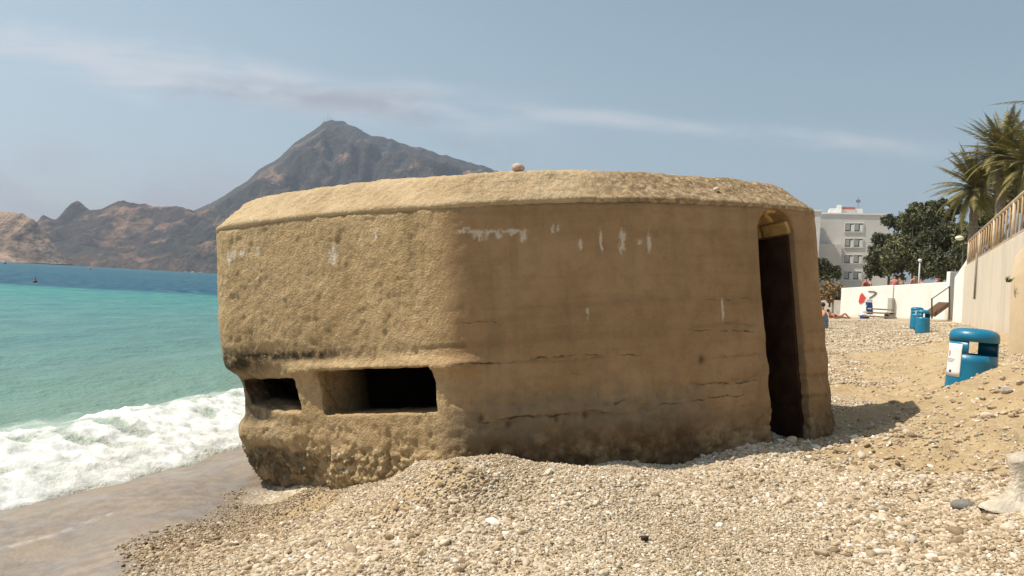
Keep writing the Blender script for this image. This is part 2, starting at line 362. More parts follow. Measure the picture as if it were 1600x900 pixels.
sea = link('sea', sme, mat('sea_water', build=sea_mat)); tag(sea, 'turquoise sea turning dark blue offshore with foam at the edge', 'sea', kind='structure')

# ================================================================ the bunker
LEAN, AWAY = R_(6.2), R_(3.5)
nv = Vector((-math.sin(LEAN), math.sin(AWAY), 1)).normalized()
ex = Vector((0, 1, 0)).cross(nv).normalized(); ey = nv.cross(ex)
SEAM = [(336, 357, 6.42), (430, 344, 6.12), (520, 334, 5.84), (610, 327, 5.56), (700, 322, 5.30), (800, 316, 5.40), (900, 312, 5.53), (1000, 312, 5.69), (1080, 315, 5.86), (1187, 321, 6.14), (1250, 326, 6.38), (1270, 329, 6.50)]
top3 = [at(*s) for s in SEAM]
O = top3[4] - nv * 1.9
MB = Matrix.Identity(4)
for i in range(3): MB[i][0] = ex[i]; MB[i][1] = ey[i]; MB[i][2] = nv[i]; MB[i][3] = O[i]
MBi = MB.inverted()
front = [MBi @ p for p in top3]
back = [(3.28, 1.9), (3.0, 3.0), (1.7, 3.8), (-0.2, 3.8), (-1.7, 3.0), (-2.30, 1.9)]
ctrl = [(p.x, p.y, p.z) for p in front]
zR, zL = ctrl[-1][2], ctrl[0][2]
ctrl += [(x, y, zR + (zL - zR) * (i + 1) / 7) for i, (x, y) in enumerate(back)]
ctrl = np.array(ctrl)
def resample(ct, step=0.05):
    out = []
    n = len(ct)
    for i in range(n):
        p, q_ = ct[i], ct[(i + 1) % n]; k = max(1, int(np.linalg.norm(q_ - p) / step))
        for j in range(k): out.append(p + (q_ - p) * j / k)
    out = np.array(out)
    keep = out.copy()
    for _ in range(9): out = 0.5 * out + 0.25 * (np.roll(out, 1, 0) + np.roll(out, -1, 0))
    return out
per = resample(ctrl); NP_ = len(per)
def normals2(p):
    d = np.roll(p, -1, 0)[:, :2] - np.roll(p, 1, 0)[:, :2]; d /= np.linalg.norm(d, axis=1)[:, None] + 1e-9
    return np.stack([d[:, 1], -d[:, 0]], 1)
pn = normals2(per)
if np.dot(pn[0], per[0, :2] - per[:, :2].mean(0)) < 0: pn = -pn
def inside(x, y, poly):
    c = False; n = len(poly); j = n - 1
    for i in range(n):
        if ((poly[i][1] > y) != (poly[j][1] > y)) and (x < (poly[j][0] - poly[i][0]) * (y - poly[i][1]) / (poly[j][1] - poly[i][1]) + poly[i][0]): c = not c
        j = i
    return c
poly2 = [(float(p[0]), float(p[1])) for p in per]
def hit(u, v):
    """where the line of sight meets the outer wall, in bunker coordinates"""
    lo, hi = 4.6, None; d = 4.6
    while d < 8:
        p = MBi @ at(u, v, d)
        if inside(p.x, p.y, poly2): hi = d; break
        d += 0.05
    if hi is None: return MBi @ at(u, v, 6)
    lo = hi - 0.05
    for _ in range(12):
        mi = (lo + hi) / 2; p = MBi @ at(u, v, mi)
        if inside(p.x, p.y, poly2): hi = mi
        else: lo = mi
    return MBi @ at(u, v, hi)
def wallfn(a, b, c, ct):
    """outward offset of the wall surface (m)"""
    frontw = sst(-(b), -1.6, -1.1)                       # front half only
    L = sst(-a, 0.0, 1.3) * frontw + sst(-a, 1.6, 1.9) * (1 - frontw)
    o = np.zeros_like(a)
    o += -0.07 * L * sst(1.2 - c, 0, 0.7) - 0.10 * sst(-a, .9, 1.8) * sst(.44 - c, 0, .12)                           # slight batter towards the foot
    o += -0.12 * sst(-a, 1.35, 1.9) * sst(c, .34, .42) * (1 - sst(c, .72, .86))
    L2 = L * sst(-a, .7, 1.9)
    o += -0.03 * L * sst(.16 - c, 0, .10) - 0.26 * L2 * sst(.10 - c, 0, .5) # undercut foot
    o += 0.045 * L * sst(-a, .85, 1.45) * np.exp(-((c - .285) / .085) ** 4)                 # rounded sill
    lint = sst(-a, -.25, 0.0) * (1 - sst(-a, 1.25, 1.5)) * frontw
    o += 0.055 * lint * np.exp(-((c - .80) / .045) ** 4) - 0.03 * lint * np.exp(-((c - .875) / .018) ** 2)
    Rr = sst(a, 2.0, 2.4) * sst(1.2 - c, 0, .4)
    o += Rr * (0.018 + 0.007 * np.sin(c * 21 + 1.0) * sst(1.15 - c, 0, .2))
    return o
rings = np.concatenate([np.linspace(-1.0, 1.9, 68)])
V = []
for c in rings:
    ztop = per[:, 2]; cc = c + (ztop - 1.9) * (c + 1.0) / 2.9
    off = wallfn(per[:, 0], per[:, 1], cc, ztop)
    V.append(np.stack([per[:, 0] + pn[:, 0] * off, per[:, 1] + pn[:, 1] * off, cc], 1))
NR = len(rings); V = np.concatenate(V)
F = []
for r in range(NR - 1):
    for i in range(NP_):
        j = (i + 1) % NP_; F.append((r * NP_ + i, r * NP_ + j, (r + 1) * NP_ + j, (r + 1) * NP_ + i))
F.append(tuple(range(NP_))[::-1]); F.append(tuple((NR - 1) * NP_ + i for i in range(NP_)))
shell = link('shell', pymesh('shell', V, F))
cuts = []
def addcut(A, B):
    bm = bmesh.new(); prism(bm, A, B); bmesh.ops.recalc_face_normals(bm, faces=bm.faces); cuts.append(bmobj('cut', bm, None))
# room inside
inn = per.copy(); inn[:, :2] -= pn * 0.62
for _ in range(30): inn[:, :2] = 0.5 * inn[:, :2] + 0.25 * (np.roll(inn[:, :2], 1, 0) + np.roll(inn[:, :2], -1, 0))
inn = inn[::4]
addcut([Vector((p[0], p[1], -1.5)) for p in inn], [Vector((p[0], p[1], p[2] - 0.10)) for p in inn])
# wide embrasure
def face_dir(u0, u1):
    p, q_ = hit(u0, 500), hit(u1, 500); d = (q_ - p); d.z = 0; d.normalize(); return Vector((-d.y, d.x, 0))
din = face_dir(420, 660)
cs = [hit(497, 650), hit(682, 644), hit(676, 571), hit(489, 579)]
addcut([p - din * 0.25 for p in cs], [p + din * 0.85 + Vector((0, 0, -.01)) for p in cs])
# narrow splayed embrasure at the corner: floor rises inwards to a small slit
cs = [hit(371, 657) + Vector((-.10, 0, 0)), hit(466, 652), hit(456, 589), hit(355, 592) + Vector((-.10, 0, -.01))]
dn = Vector((0.05, 1, 0)).normalized()
inner = [cs[0] + dn * .42 + Vector((.24, 0, .15)), cs[1] + dn * .42 + Vector((.0, 0, .06)), cs[2] + dn * .42 + Vector((.0, 0, -.02)), cs[3] + dn * .42 + Vector((.22, 0, -.02))]
addcut([p - dn * 0.3 for p in cs], inner)
addcut([p - dn * .05 for p in inner], [p + dn * .5 for p in inner])
# doorway
ddin = face_dir(1170, 1262)
dl, dr = hit(1187, 400), hit(1244.5, 400); dw = (dr - dl); dw.z = 0; W2 = dw.length / 2; dmid = (dl + dr) / 2; dux = dw.normalized()
spring = (hit(1186, 366).z + hit(1243, 362).z) / 2; apex = hit(1215, 325).z
arch = [dmid + dux * (W2 * math.cos(t)) + Vector((0, 0, 0)) for t in np.linspace(0, math.pi, 13)]
AR = []
for k, t in enumerate(np.linspace(0, math.pi, 15)):
    p = dmid + dux * (W2 * math.cos(t)); AR.append(Vector((p.x, p.y, spring + (apex - spring) * math.sin(t))))
doorloop = [Vector((dmid.x, dmid.y, 0)) + dux * (-W2) + Vector((0, 0, -1.6)), Vector((dmid.x, dmid.y, 0)) + dux * W2 + Vector((0, 0, -1.6))] + AR
addcut([p - ddin * 0.4 for p in doorloop], [p + ddin * 0.95 for p in doorloop])
rm0 = shell.modifiers.new('r0', 'REMESH'); rm0.mode = 'VOXEL'; rm0.voxel_size = 0.036
for k, c in enumerate(cuts):
    md = shell.modifiers.new('b%d' % k, 'BOOLEAN'); md.operation = 'DIFFERENCE'; md.object = c; md.solver = 'EXACT'
rm = shell.modifiers.new('r', 'REMESH'); rm.mode = 'VOXEL'; rm.voxel_size = 0.0150; rm.use_smooth_shade = True
bpy.context.view_layer.update()
dg = bpy.context.evaluated_depsgraph_get()
bme = bpy.data.meshes.new_from_object(shell.evaluated_get(dg), depsgraph=dg)
for o in cuts + [shell]: bpy.data.objects.remove(o)
def co_no(me):
    n = len(me.vertices); a = np.empty(n * 3); b_ = np.empty(n * 3); me.vertices.foreach_get('co', a); me.vertices.foreach_get('normal', b_)
    return a.reshape(-1, 3), b_.reshape(-1, 3)
print('wall verts', len(bme.vertices))
A, N = co_no(bme)
a_, b_, c_ = A[:, 0], A[:, 1], A[:, 2]
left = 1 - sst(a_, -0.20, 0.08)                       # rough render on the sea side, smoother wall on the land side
foot = (1 - sst(c_ + .05 * fbm(A, 3, 3, seed=66), .12, .24)) * left + (1 - left) * (1 - sst(c_ + 0.06 * fbm(A, 2, 3, seed=77), .10, .34)) * (1 - .45 * sst(a_, 1.0, 1.6))
rub = 0.5 - worley(A, 13, 4); rub2 = 0.5 - worley(A, 26, 14)
disp = left * (0.009 * fbm(A, 5, 4, .6, seed=71) + 0.009 * fbm(A, 13, 3, .7, seed=31) - .006 * sst(fbm(A, 17, 2, seed=32), .15, .5)) * (1 - .6 * foot)
disp += (1 - left) * (0.006 * fbm(A, 3, 4, seed=73) + 0.004 * fbm(A, 16, 3, .65, seed=74))
low_ = (1 - left) * (1 - sst(c_ + .12 * fbm(A, 1.5, 3, seed=81), .45, .95)) * (b_ < 1.6)
cw = np.abs(((c_ * 5.6 + .35 * vnoise(np.stack([a_ * 2, a_ * 0, np.floor(c_ * 5.6)], 1), 1, 82)) % 1) - .5)
disp -= low_ * .008 * sst(cw, .40, .48) * sst(fbm(A, 4, 3, seed=83), -.25, .2)
disp -= low_ * .016 * sst(fbm(A, 7, 3, .6, seed=84), .18, .42) + low_ * .010 * sst(fbm(A, 19, 2, seed=85), .2, .5)
disp += foot * (0.052 * rub + 0.026 * rub2 + 0.055 * fbm(A, 4, 3, seed=75)) - left * .02 * sst(.5 - c_, 0, .3) * sst(fbm(A, 9, 3, .6, seed=86), .1, .4)
disp += 0.010 * fbm(A, 1.2, 2, seed=79)
emb = left * np.exp(-((c_ - .86) / .10) ** 2) * (1 - sst(a_, -1.75, -1.2))
disp += -0.05 * emb * sst(fbm(A, 5, 3, seed=78), -.2, .3)
# cracks and construction joints, slightly sunken
def crack(z0, slope, a0, a1, wdt=.008, seed=0, amp=.04):
    zz = z0 + slope * (a_ - a0) + amp * vnoise(np.stack([a_, a_ * 0, a_ * 0], 1), 2.5, seed) + amp * .3 * vnoise(np.stack([a_, a_ * 0, a_ * 0], 1), 11, seed + 1)
    return np.exp(-((c_ - zz) / wdt) ** 2) * sst(a_, a0 - .03, a0 + .05) * (1 - sst(a_, a1 - .05, a1 + .03)) * (b_ < 1.6)
crk = np.maximum.reduce([crack(hit(705, 568).z, -.02, hit(705, 568).x, hit(950, 550).x, .010, 5, .02), crack(hit(1075, 515).z, .03, hit(1075, 515).x, hit(1180, 515).x, .008, 7, .03),
    crack(hit(740, 668).z, .02, hit(740, 668).x, hit(1000, 625).x, .013, 9, .05), crack(hit(1075, 600).z, .01, hit(1075, 600).x, hit(1200, 600).x, .012, 11, .03),
    crack(hit(1100, 560).z, .0, hit(1100, 560).x, hit(1195, 560).x, .008, 13, .02), crack(hit(690, 545).z, .0, hit(660, 545).x, hit(730, 545).x, .012, 15, .02)])
for vpx in (517, 548, 588, 620): crk = np.maximum(crk, crack(hit(1268, vpx).z, 0, hit(1256, vpx).x, 3.2, .013, int(vpx), .015))
disp += -0.009 * crk
pits = np.zeros(len(A))
for (u, v) in [(1097, 562), (870, 655), (915, 648), (752, 655), (795, 664)]:
    h_ = hit(u, v); pits = np.maximum(pits, np.exp(-(((a_ - h_.x) / .022) ** 2 + ((c_ - h_.z) / .03) ** 2)) * (b_ < 1.5))
disp += -.02 * pits
A2 = A + N * disp[:, None]
bme.vertices.foreach_set('co', A2.ravel())
# stains (white lime runs), dark wet band, dark seaweed corner
st = np.zeros(len(A))
RG1 = fbm(A, 26, 3, seed=501) * 2; RG2 = fbm(A, 17, 3, seed=502) * 2
def run(u, v0, v1, wd=.018):
    global st
    p0, p1 = hit(u, v0), hit(u, v1)
    zc, zh = (p0.z + p1.z) / 2, abs(p0.z - p1.z) / 2
    st = np.maximum(st, np.exp(-np.abs((a_ + RG1 * .35 * wd - p0.x) / wd) ** 2.0) * (1 - sst(np.abs(c_ + RG2 * .02 - zc), zh * .3, zh * 1.25)) * (b_ < 1.4))
for (u, v0, v1, wd) in [(725, 358, 366, .05), (745, 357, 376, .035), (760, 358, 374, .02), (779, 358, 376, .022), (800, 358, 370, .03), (817, 358, 384, .024), (863, 352, 366, .014), (872, 352, 366, .012), (906, 370, 392, .018),
    (938, 353, 400, .012), (971, 355, 400, .028), (1013, 353, 398, .018), (1128, 465, 502, .010), (357, 390, 416, .016), (366, 388, 408, .03), (379, 390, 404, .03), (403, 384, 402, .022), (403, 428, 438, .013), (520, 382, 418, .035), (588, 362, 375, .02), (918, 480, 500, .014), (1000, 372, 380, .02)]: run(u, v0, v1, wd)
band_ = hit(735, 362); st = np.maximum(st, .8 * np.exp(-((c_ - band_.z + .0) / .014) ** 2) * sst(a_, band_.x - .05, band_.x) * (1 - sst(a_, hit(825, 362).x - .03, hit(825, 362).x + .03)) * (b_ < 1))
zb = .30 + .08 * fbm(A, 1.6, 3, seed=91)
dark = (1 - left) * (1 - sst(c_, zb - .12, zb + .12)) * (1 - .4 * sst(a_, 1.7, 2.1)) * (.6 + .4 * sst(fbm(A, 5, 4, .6, seed=92), -.3, .1)) + left * foot * .25 * sst(fbm(A, 3, 3, seed=95), -.1, .4)
green = (1 - left * .8) * sst(c_, zb - .15, zb + .02) * (1 - sst(c_, zb + .1, zb + .42)) * sst(a_, -.7, .0) * (1 - sst(a_, 1.5, 2.0))
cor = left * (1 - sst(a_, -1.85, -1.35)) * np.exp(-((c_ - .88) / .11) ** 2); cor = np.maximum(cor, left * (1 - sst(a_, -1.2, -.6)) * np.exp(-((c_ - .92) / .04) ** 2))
topm = np.clip(np.exp(-((a_ + .30) / .05) ** 2) * sst(c_, 1.25, 1.7), 0, 1)
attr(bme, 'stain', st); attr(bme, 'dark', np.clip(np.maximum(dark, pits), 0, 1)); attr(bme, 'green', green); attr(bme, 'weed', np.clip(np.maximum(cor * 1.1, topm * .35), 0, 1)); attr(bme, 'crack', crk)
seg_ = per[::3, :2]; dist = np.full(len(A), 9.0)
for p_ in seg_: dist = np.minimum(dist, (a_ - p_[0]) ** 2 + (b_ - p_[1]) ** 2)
dist = np.sqrt(dist); attr(bme, 'inner_shade', sst(dist, .30, .62) * (c_ < 1.86))  # shade inside the room and openings painted in, darker with depth
attr(bme, 'slit_shade', sst(dist, .10, .20) * (1 - sst(dist, .6, .7)) * sst(-a_, 1.15, 1.3))  # shade in the corner slit's recess painted into the colour
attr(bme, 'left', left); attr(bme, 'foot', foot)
CRACKS = []
for (u0, v0, u1, v1, wd) in [(705, 570, 905, 553, .009), (905, 553, 1010, 556, .005), (1078, 516, 1185, 520, .007), (745, 660, 960, 640, .010), (1085, 601, 1190, 596, .009), (1020, 636, 1180, 612, .007), (1095, 470, 1180, 468, .004), (700, 500, 800, 507, .004), (930, 636, 985, 622, .008)]:
    h0, h1 = hit(u0, v0), hit(u1, v1); CRACKS.append((h0.x, h1.x, h0.z, (h1.z - h0.z) / (h1.x - h0.x), wd))
def conc_mat(t, b):
    co = t.node('ShaderNodeTexCoord').outputs['Object']; A_ = lambda n: t.node('ShaderNodeAttribute', attribute_name=n).outputs['Fac']
    n1 = t.noise(co, 1.7, 6, .6); n2 = t.noise(co, 9, 6, .65); n3 = t.noise(co, 60, 4, .6)
    ls = t.mix(t.mapr(n1, .32, .68), (.43, .30, .158), (.53, .39, .225)); rs = t.mix(t.mapr(n1, .3, .7), (.315, .196, .10), (.40, .258, .14))  # land side gets a darker albedo, deepening its shade in the colour
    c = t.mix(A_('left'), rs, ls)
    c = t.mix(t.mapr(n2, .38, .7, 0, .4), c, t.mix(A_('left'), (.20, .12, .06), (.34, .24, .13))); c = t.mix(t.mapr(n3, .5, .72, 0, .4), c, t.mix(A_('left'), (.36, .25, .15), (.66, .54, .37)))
    mot = t.noise(co, 22, 4, .7); c = t.mix(t.math('MULTIPLY', t.mapr(mot, .45, .62, 0, .42), A_('left')), c, (.29, .20, .10))
    vst = t.noise(t.scale(co, (5, 5, .5)), 1.6, 5, .6); c = t.mix(t.mapr(vst, .5, .7, 0, .35), c, (.22, .15, .08))
    sepc = t.node('ShaderNodeSeparateColor', i_0=t.voro(co, 24, out='Color'))
    agg = t.ramp(sepc.outputs[0], [(0, (.17, .11, .055)), (.35, (.36, .26, .13)), (.75, (.46, .35, .20)), (1, (.62, .52, .36))])
    c = t.mix(t.math('MULTIPLY', A_('foot'), .75), c, agg)
    c = t.mix(t.math('MULTIPLY', A_('green'), t.mapr(n2, .25, .6, .35, .8)), c, (.17, .145, .10))
    c = t.mix(t.math('MULTIPLY', A_('dark'), t.mapr(n2, .25, .6, .55, .92)), c, (.085, .052, .028))
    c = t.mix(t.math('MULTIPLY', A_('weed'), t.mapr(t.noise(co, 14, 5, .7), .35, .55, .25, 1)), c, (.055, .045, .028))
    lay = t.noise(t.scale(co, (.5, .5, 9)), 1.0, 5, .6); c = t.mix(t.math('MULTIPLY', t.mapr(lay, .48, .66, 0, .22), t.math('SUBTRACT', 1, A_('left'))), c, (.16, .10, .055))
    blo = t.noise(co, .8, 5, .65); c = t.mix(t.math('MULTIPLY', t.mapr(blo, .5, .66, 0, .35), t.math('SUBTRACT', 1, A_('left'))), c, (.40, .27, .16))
    spk = t.mapr(t.voro(co, 55), .0, .16, 1, 0); sps = t.node('ShaderNodeSeparateColor', i_0=t.voro(co, 55, out='Color')); c = t.mix(t.math('MULTIPLY', spk, t.mapr(sps.outputs[0], .86, .90, 0, .6)), c, (.09, .055, .03)); c = t.mix(t.math('MULTIPLY', spk, t.mapr(sps.outputs[1], .88, .92, 0, .55)), c, (.58, .47, .33))
    c = t.mix(t.math('MULTIPLY', A_('slit_shade'), t.mapr(n2, .35, .6, .35, .9)), c, (.11, .085, .055))
    c = t.mix(t.math('MULTIPLY', A_('inner_shade'), .85), c, (.05, .028, .018))
    c = t.mix(t.math('MULTIPLY', A_('crack'), t.mapr(n2, .35, .6, .05, .28)), c, (.07, .045, .025))
    sx_ = t.node('ShaderNodeSeparateXYZ', i_0=co); wob = t.math('ADD', t.math('MULTIPLY', t.math('SUBTRACT', t.noise(co, 3.2, 2), .5), .10), t.math('MULTIPLY', t.math('SUBTRACT', t.noise(co, 24, 4, .7), .5), .035))
    for (x0, x1, z0, sl, wd) in CRACKS:
        zz = t.math('SUBTRACT', t.math('SUBTRACT', t.math('ADD', sx_.outputs[2], wob), z0), t.math('MULTIPLY', t.math('SUBTRACT', sx_.outputs[0], x0), sl))
        k_ = t.math('MULTIPLY', t.mapr(t.math('ABSOLUTE', zz), wd * .3, wd, 1, 0), t.math('MULTIPLY', t.mapr(sx_.outputs[0], x0, x0 + .08), t.mapr(sx_.outputs[0], x1 - .12, x1, 1, 0)))
        k_ = t.math('MULTIPLY', k_, t.mapr(t.noise(co, 7, 3), .40, .56)); c = t.mix(t.math('MULTIPLY', k_, .8), c, (.045, .028, .016))
    wst = t.math('MULTIPLY', A_('stain'), t.mapr(t.noise(t.scale(co, (1, 1, .45)), 42, 4, .7), .30, .56)); wst = t.mapr(wst, .10, .75); c = t.mix(t.math('MULTIPLY', wst, t.math('ADD', .72, t.math('MULTIPLY', A_('left'), .25)), clamp=True), c, (.64, .56, .46))
    t.put(b.inputs['Base Color'], c)
    h = t.math('ADD', t.math('MULTIPLY', n3, .9), t.math('MULTIPLY', n2, .5)); h = t.math('ADD', h, t.math('MULTIPLY', t.noise(co, 27, 5, .7), .8)); h = t.math('ADD', h, t.math('MULTIPLY', t.math('MULTIPLY', t.math('SUBTRACT', .6, t.voro(co, 24)), A_('foot')), 2.2)); bs = t.math('ADD', .5, t.math('MULTIPLY', A_('left'), .4))
    bn = t.node('ShaderNodeBump', i_Distance=.02, i_Height=h, i_Strength=bs); t.put(b.inputs['Normal'], bn.outputs[0])
M_conc = mat('bunker_concrete', rough=.92, spec=.15, build=conc_mat)
bunker = bpy.data.objects.new('bunker', None); C.objects.link(bunker); bunker.matrix_world = MB
tag(bunker, 'tilted weathered concrete bunker with two gun slits and an arched doorway, sunk in pebbles', 'bunker')
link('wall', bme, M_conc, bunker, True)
# roof: bevelled rim and slightly domed top
RT = []
prof = [(-0.06, -0.04), (0.0, -0.014), (0.010, 0.0), (0.008, 0.02), (-0.10, .125), (-.195, .235), (-.235, .265), (-.32, .282), (-.7, .297), (-1.3, .31)]
cx0, cy0 = per[:, 0].mean(), per[:, 1].mean()
wx = np.clip((np.abs(per[:, 0] - .1) - 1.6) / .7, 0, 1)
sm = per.copy()
for _ in range(8): sm[:, :2] = 0.5 * sm[:, :2] + 0.25 * (np.roll(sm[:, :2], 1, 0) + np.roll(sm[:, :2], -1, 0))
for (o, z) in prof:
    oo = o * (1 + .12 * wx) if o < 0 else o * np.ones(NP_)
    k = sst(-o, 0, .2); bx = per[:, :2] * (1 - k) + sm[:, :2] * k
    RT.append(np.stack([bx[:, 0] + pn[:, 0] * oo, bx[:, 1] + pn[:, 1] * oo, per[:, 2] + z], 1))
for k in (.5, .25, .05):
    RT.append(np.stack([cx0 + (RT[9][:, 0] - cx0) * k, cy0 + (RT[9][:, 1] - cy0) * k, RT[9][:, 2] * k + (1 - k) * (1.9 + .27) + .01], 1))
n0 = len(RT); RV_ = np.concatenate(RT); RF = []
for r in range(n0 - 1):
    for i in range(NP_):
        j = (i + 1) % NP_; RF.append((r * NP_ + i, r * NP_ + j, (r + 1) * NP_ + j, (r + 1) * NP_ + i))
RF.append(tuple(range(NP_))[::-1]); RF.append(tuple((n0 - 1) * NP_ + i for i in range(NP_)))
rsh = link('shell', pymesh('shell', RV_, RF)); rm = rsh.modifiers.new('r', 'REMESH'); rm.mode = 'VOXEL'; rm.voxel_size = .018; rm.use_smooth_shade = True
bpy.context.view_layer.update(); dg = bpy.context.evaluated_depsgraph_get(); rme = bpy.data.meshes.new_from_object(rsh.evaluated_get(dg), depsgraph=dg); bpy.data.objects.remove(rsh)
A, N = co_no(rme); a_ = A[:, 0]
wf = 1 - .75 * np.exp(-((A[:, 2] - np.interp(a_, front and [p.x for p in front], [p.z for p in front])) / .03) ** 2)
disp = wf * (0.014 * fbm(A, 11, 4, .6, seed=101) + .012 * (0.5 - worley(A, 20, 6)) + .015 * fbm(A, 2.3, 3, seed=103))
rme.vertices.foreach_set('co', (A + N * disp[:, None]).ravel())
attr(rme, 'land_end', sst(a_ + .3 * fbm(A, 2, 3, seed=105), .8, 1.3))  # darker speckled tone towards the land end of the roof
def roof_mat(t, b):
    co = t.node('ShaderNodeTexCoord').outputs['Object']; land_end = t.node('ShaderNodeAttribute', attribute_name='land_end').outputs['Fac']
    n1 = t.noise(co, 2.5, 6, .6); n3 = t.noise(co, 45, 4, .65); sepc = t.node('ShaderNodeSeparateColor', i_0=t.voro(co, 30, out='Color'))
    c = t.mix(t.mapr(n1, .32, .68), (.39, .285, .165), (.49, .375, .235)); c = t.mix(t.mapr(n3, .48, .7, 0, .5), c, (.64, .53, .37))
    o = t.ramp(sepc.outputs[0], [(0, (.12, .075, .04)), (.5, (.24, .16, .085)), (.8, (.36, .25, .15)), (1, (.50, .40, .28))])
    c = t.mix(t.math('MULTIPLY', land_end, .65), c, o); t.put(b.inputs['Base Color'], c)
    bn = t.node('ShaderNodeBump', i_Distance=.02, i_Height=n3, i_Strength=.8); t.put(b.inputs['Normal'], bn.outputs[0])
link('roof', rme, mat('roof_render', rough=.95, spec=.1, build=roof_mat), bunker, True)
# vault lining of the doorway: blocks with open joints
def blocks(t, b):
    co = t.node('ShaderNodeTexCoord').outputs['Object']; n2 = t.noise(co, 12, 5, .6)
    c = t.mix(t.mapr(n2, .3, .7), (.38, .25, .095), (.56, .39, .17)); t.put(b.inputs['Base Color'], c)
    bn = t.node('ShaderNodeBump', i_Distance=.02, i_Height=n2, i_Strength=.8); t.put(b.inputs['Normal'], bn.outputs[0])
M_block = mat('vault_block', rough=.95, spec=.1, build=blocks); M_joint = vary((.10, .055, .02), name='vault_joint')
bm = bmesh.new(); bm2 = bmesh.new(); nA = 5
def vpt(t, r, dd): 
    p = dmid + dux * ((W2 - r) * math.cos(t)) + ddin * dd; return Vector((p.x, p.y, spring + (apex - spring - r) * math.sin(t)))
for ia in range(nA):
    for ib in range(4):
        t0 = math.pi * ia / nA + .03; t1 = math.pi * (ia + 1) / nA - .03
        d0 = .03 + ib * .30 + (.12 if ia % 2 else 0) + .012; d1 = d0 + .27
        d0 = max(.02, d0)
        LA = [vpt(t, -.05, d0) for t in np.linspace(t0, t1, 4)] + [vpt(t, .028, d0) for t in np.linspace(t1, t0, 4)]
        LB = [vpt(t, -.05, d1) for t in np.linspace(t0, t1, 4)] + [vpt(t, .028, d1) for t in np.linspace(t1, t0, 4)]
        prism(bm, LA, LB)
bmesh.ops.recalc_face_normals(bm, faces=bm.faces); bmobj('vault', bm, M_block, bunker, bevel=.012)
M_jamb = vary((.05, .026, .016), .4, 6, .5, .95, .1, name='shaded_jamb')  # doorway shade put into an almost black jamb colour
for s_ in (-1, 1):
    bm = bmesh.new(); q0 = Vector((dmid.x, dmid.y, 0)) + dux * (W2 + .02) * s_; LA = [q0 + ddin * .06, q0 + ddin * .06 - dux * s_ * .045, q0 + ddin * 1.3 - dux * s_ * .045, q0 + ddin * 1.3]
    prism(bm, [p + Vector((0, 0, -1.0)) for p in LA], [p + Vector((0, 0, spring - .01)) for p in LA]); bmesh.ops.recalc_face_normals(bm, faces=bm.faces); bmobj('door_jamb', bm, M_jamb, bunker)


# loose stones on the roof
def rock_mesh(sx_, sy_, sz_, seed, amp=.25, sub=3):
    bm = bmesh.new(); bmesh.ops.create_icosphere(bm, subdivisions=sub, radius=1); me = bpy.data.meshes.new('rock'); bm.to_mesh(me); bm.free()
    A, N = co_no(me); A = A * (1 + amp * fbm(A, 1.1, 3, seed=seed)[:, None]) * np.array([sx_, sy_, sz_])
    me.vertices.foreach_set('co', A.ravel()); me.update(); me.polygons.foreach_set('use_smooth', [True] * len(me.polygons)); return me
M_pale = vary((.62, .52, .42), .2, 12, .3, .85, name='pale_stone'); M_pink = vary((.55, .42, .34), .25, 10, .4, .85, name='pink_stone')
from mathutils.bvhtree import BVHTree
_bv = BVHTree.FromPolygons([v.co.copy() for v in rme.vertices], [tuple(p.vertices) for p in rme.polygons])
def roof_stone(u, v, w_px, h_px, d, label, M, seed):
    p = at(u, v, d); l_ = MBi @ p; h_ = _bv.ray_cast(Vector((l_.x, l_.y, 5)), Vector((0, 0, -1)))[0]
    if h_: p = MB @ (h_ + Vector((0, 0, h_px / 2400 * d * .75)))
    if True: pass
    o = link('stone', rock_mesh(w_px / 2400 * d, w_px / 2400 * d * .9, h_px / 2400 * d, seed), M)
    o.location = p; o.rotation_euler = (R_(-3), R_(-6), seed); tag(o, label, 'stone', 'stones lying on the bunker roof')
roof_stone(809, 260, 21, 15, 5.74, 'fist sized pinkish white stone lying on the rim of the bunker roof', M_pink, 3)
roof_stone(1118, 279, 10, 8, 6.1, 'tiny white stone on the land end of the bunker roof', M_pale, 5)

# ================================================================ pebbles (real stones, uncountable)
def scatter(n, x0, x1, y0, y1, size, seed):
    r = np.random.default_rng(seed); x = r.uniform(x0, x1, n); y = r.uniform(y0, y1, n); return x, y, np.full(n, size) * r.lognormal(0, .30, n)
parts = []
parts.append(scatter(300000, -3.2, 3.4, 3.1, 6.9, .0074, 1))
parts.append(scatter(42000, 2.2, 6.6, 5.6, 10, .0105, 2))
parts.append(scatter(40000, 2.4, 9.0, 10, 17, .0125, 3))
parts.append(scatter(45000, 4.5, 20, 17, 42, .018, 4))
parts.append(scatter(1600, -2.6, 4.5, 3.2, 7, .0165, 6))
parts.append(scatter(260, 1.5, 5.5, 3.4, 9, .021, 7))
X = np.concatenate([p[0] for p in parts]); Y = np.concatenate([p[1] for p in parts]); SC = np.concatenate([p[2] for p in parts])
rr = RNG.random(len(X)); sd = sandm(X, Y); wt = wetm(X, Y); isbig = np.concatenate([np.full(len(p[0]), i >= 4) for i, p in enumerate(parts)])
prob = (1 - sd * np.where(isbig, .3, np.where((X < 1.5) & (Y < 7), .72, .93))) * (1 - np.clip(wt, 0, 1) * .992) * (wt < .97) * (1 - .35 * sst(fbm(P3(X, Y), 1.1, 3, seed=201), .1, .5))
vis = np.abs(X) < .78 * Y + .4
PL = np.array([MBi @ Vector((x, y, .7)) for x, y in zip(X[:3], Y[:3])])
Mi = np.array(MBi); lx = Mi[0, 0] * X + Mi[0, 1] * Y + Mi[0, 2] * .7 + Mi[0, 3]; ly = Mi[1, 0] * X + Mi[1, 1] * Y + Mi[1, 2] * .7 + Mi[1, 3]
backy = (ly > .9) & (ly < 3.4) & (lx > -1.8) & (lx < 1.6)
k = (rr < prob) & vis & ~backy
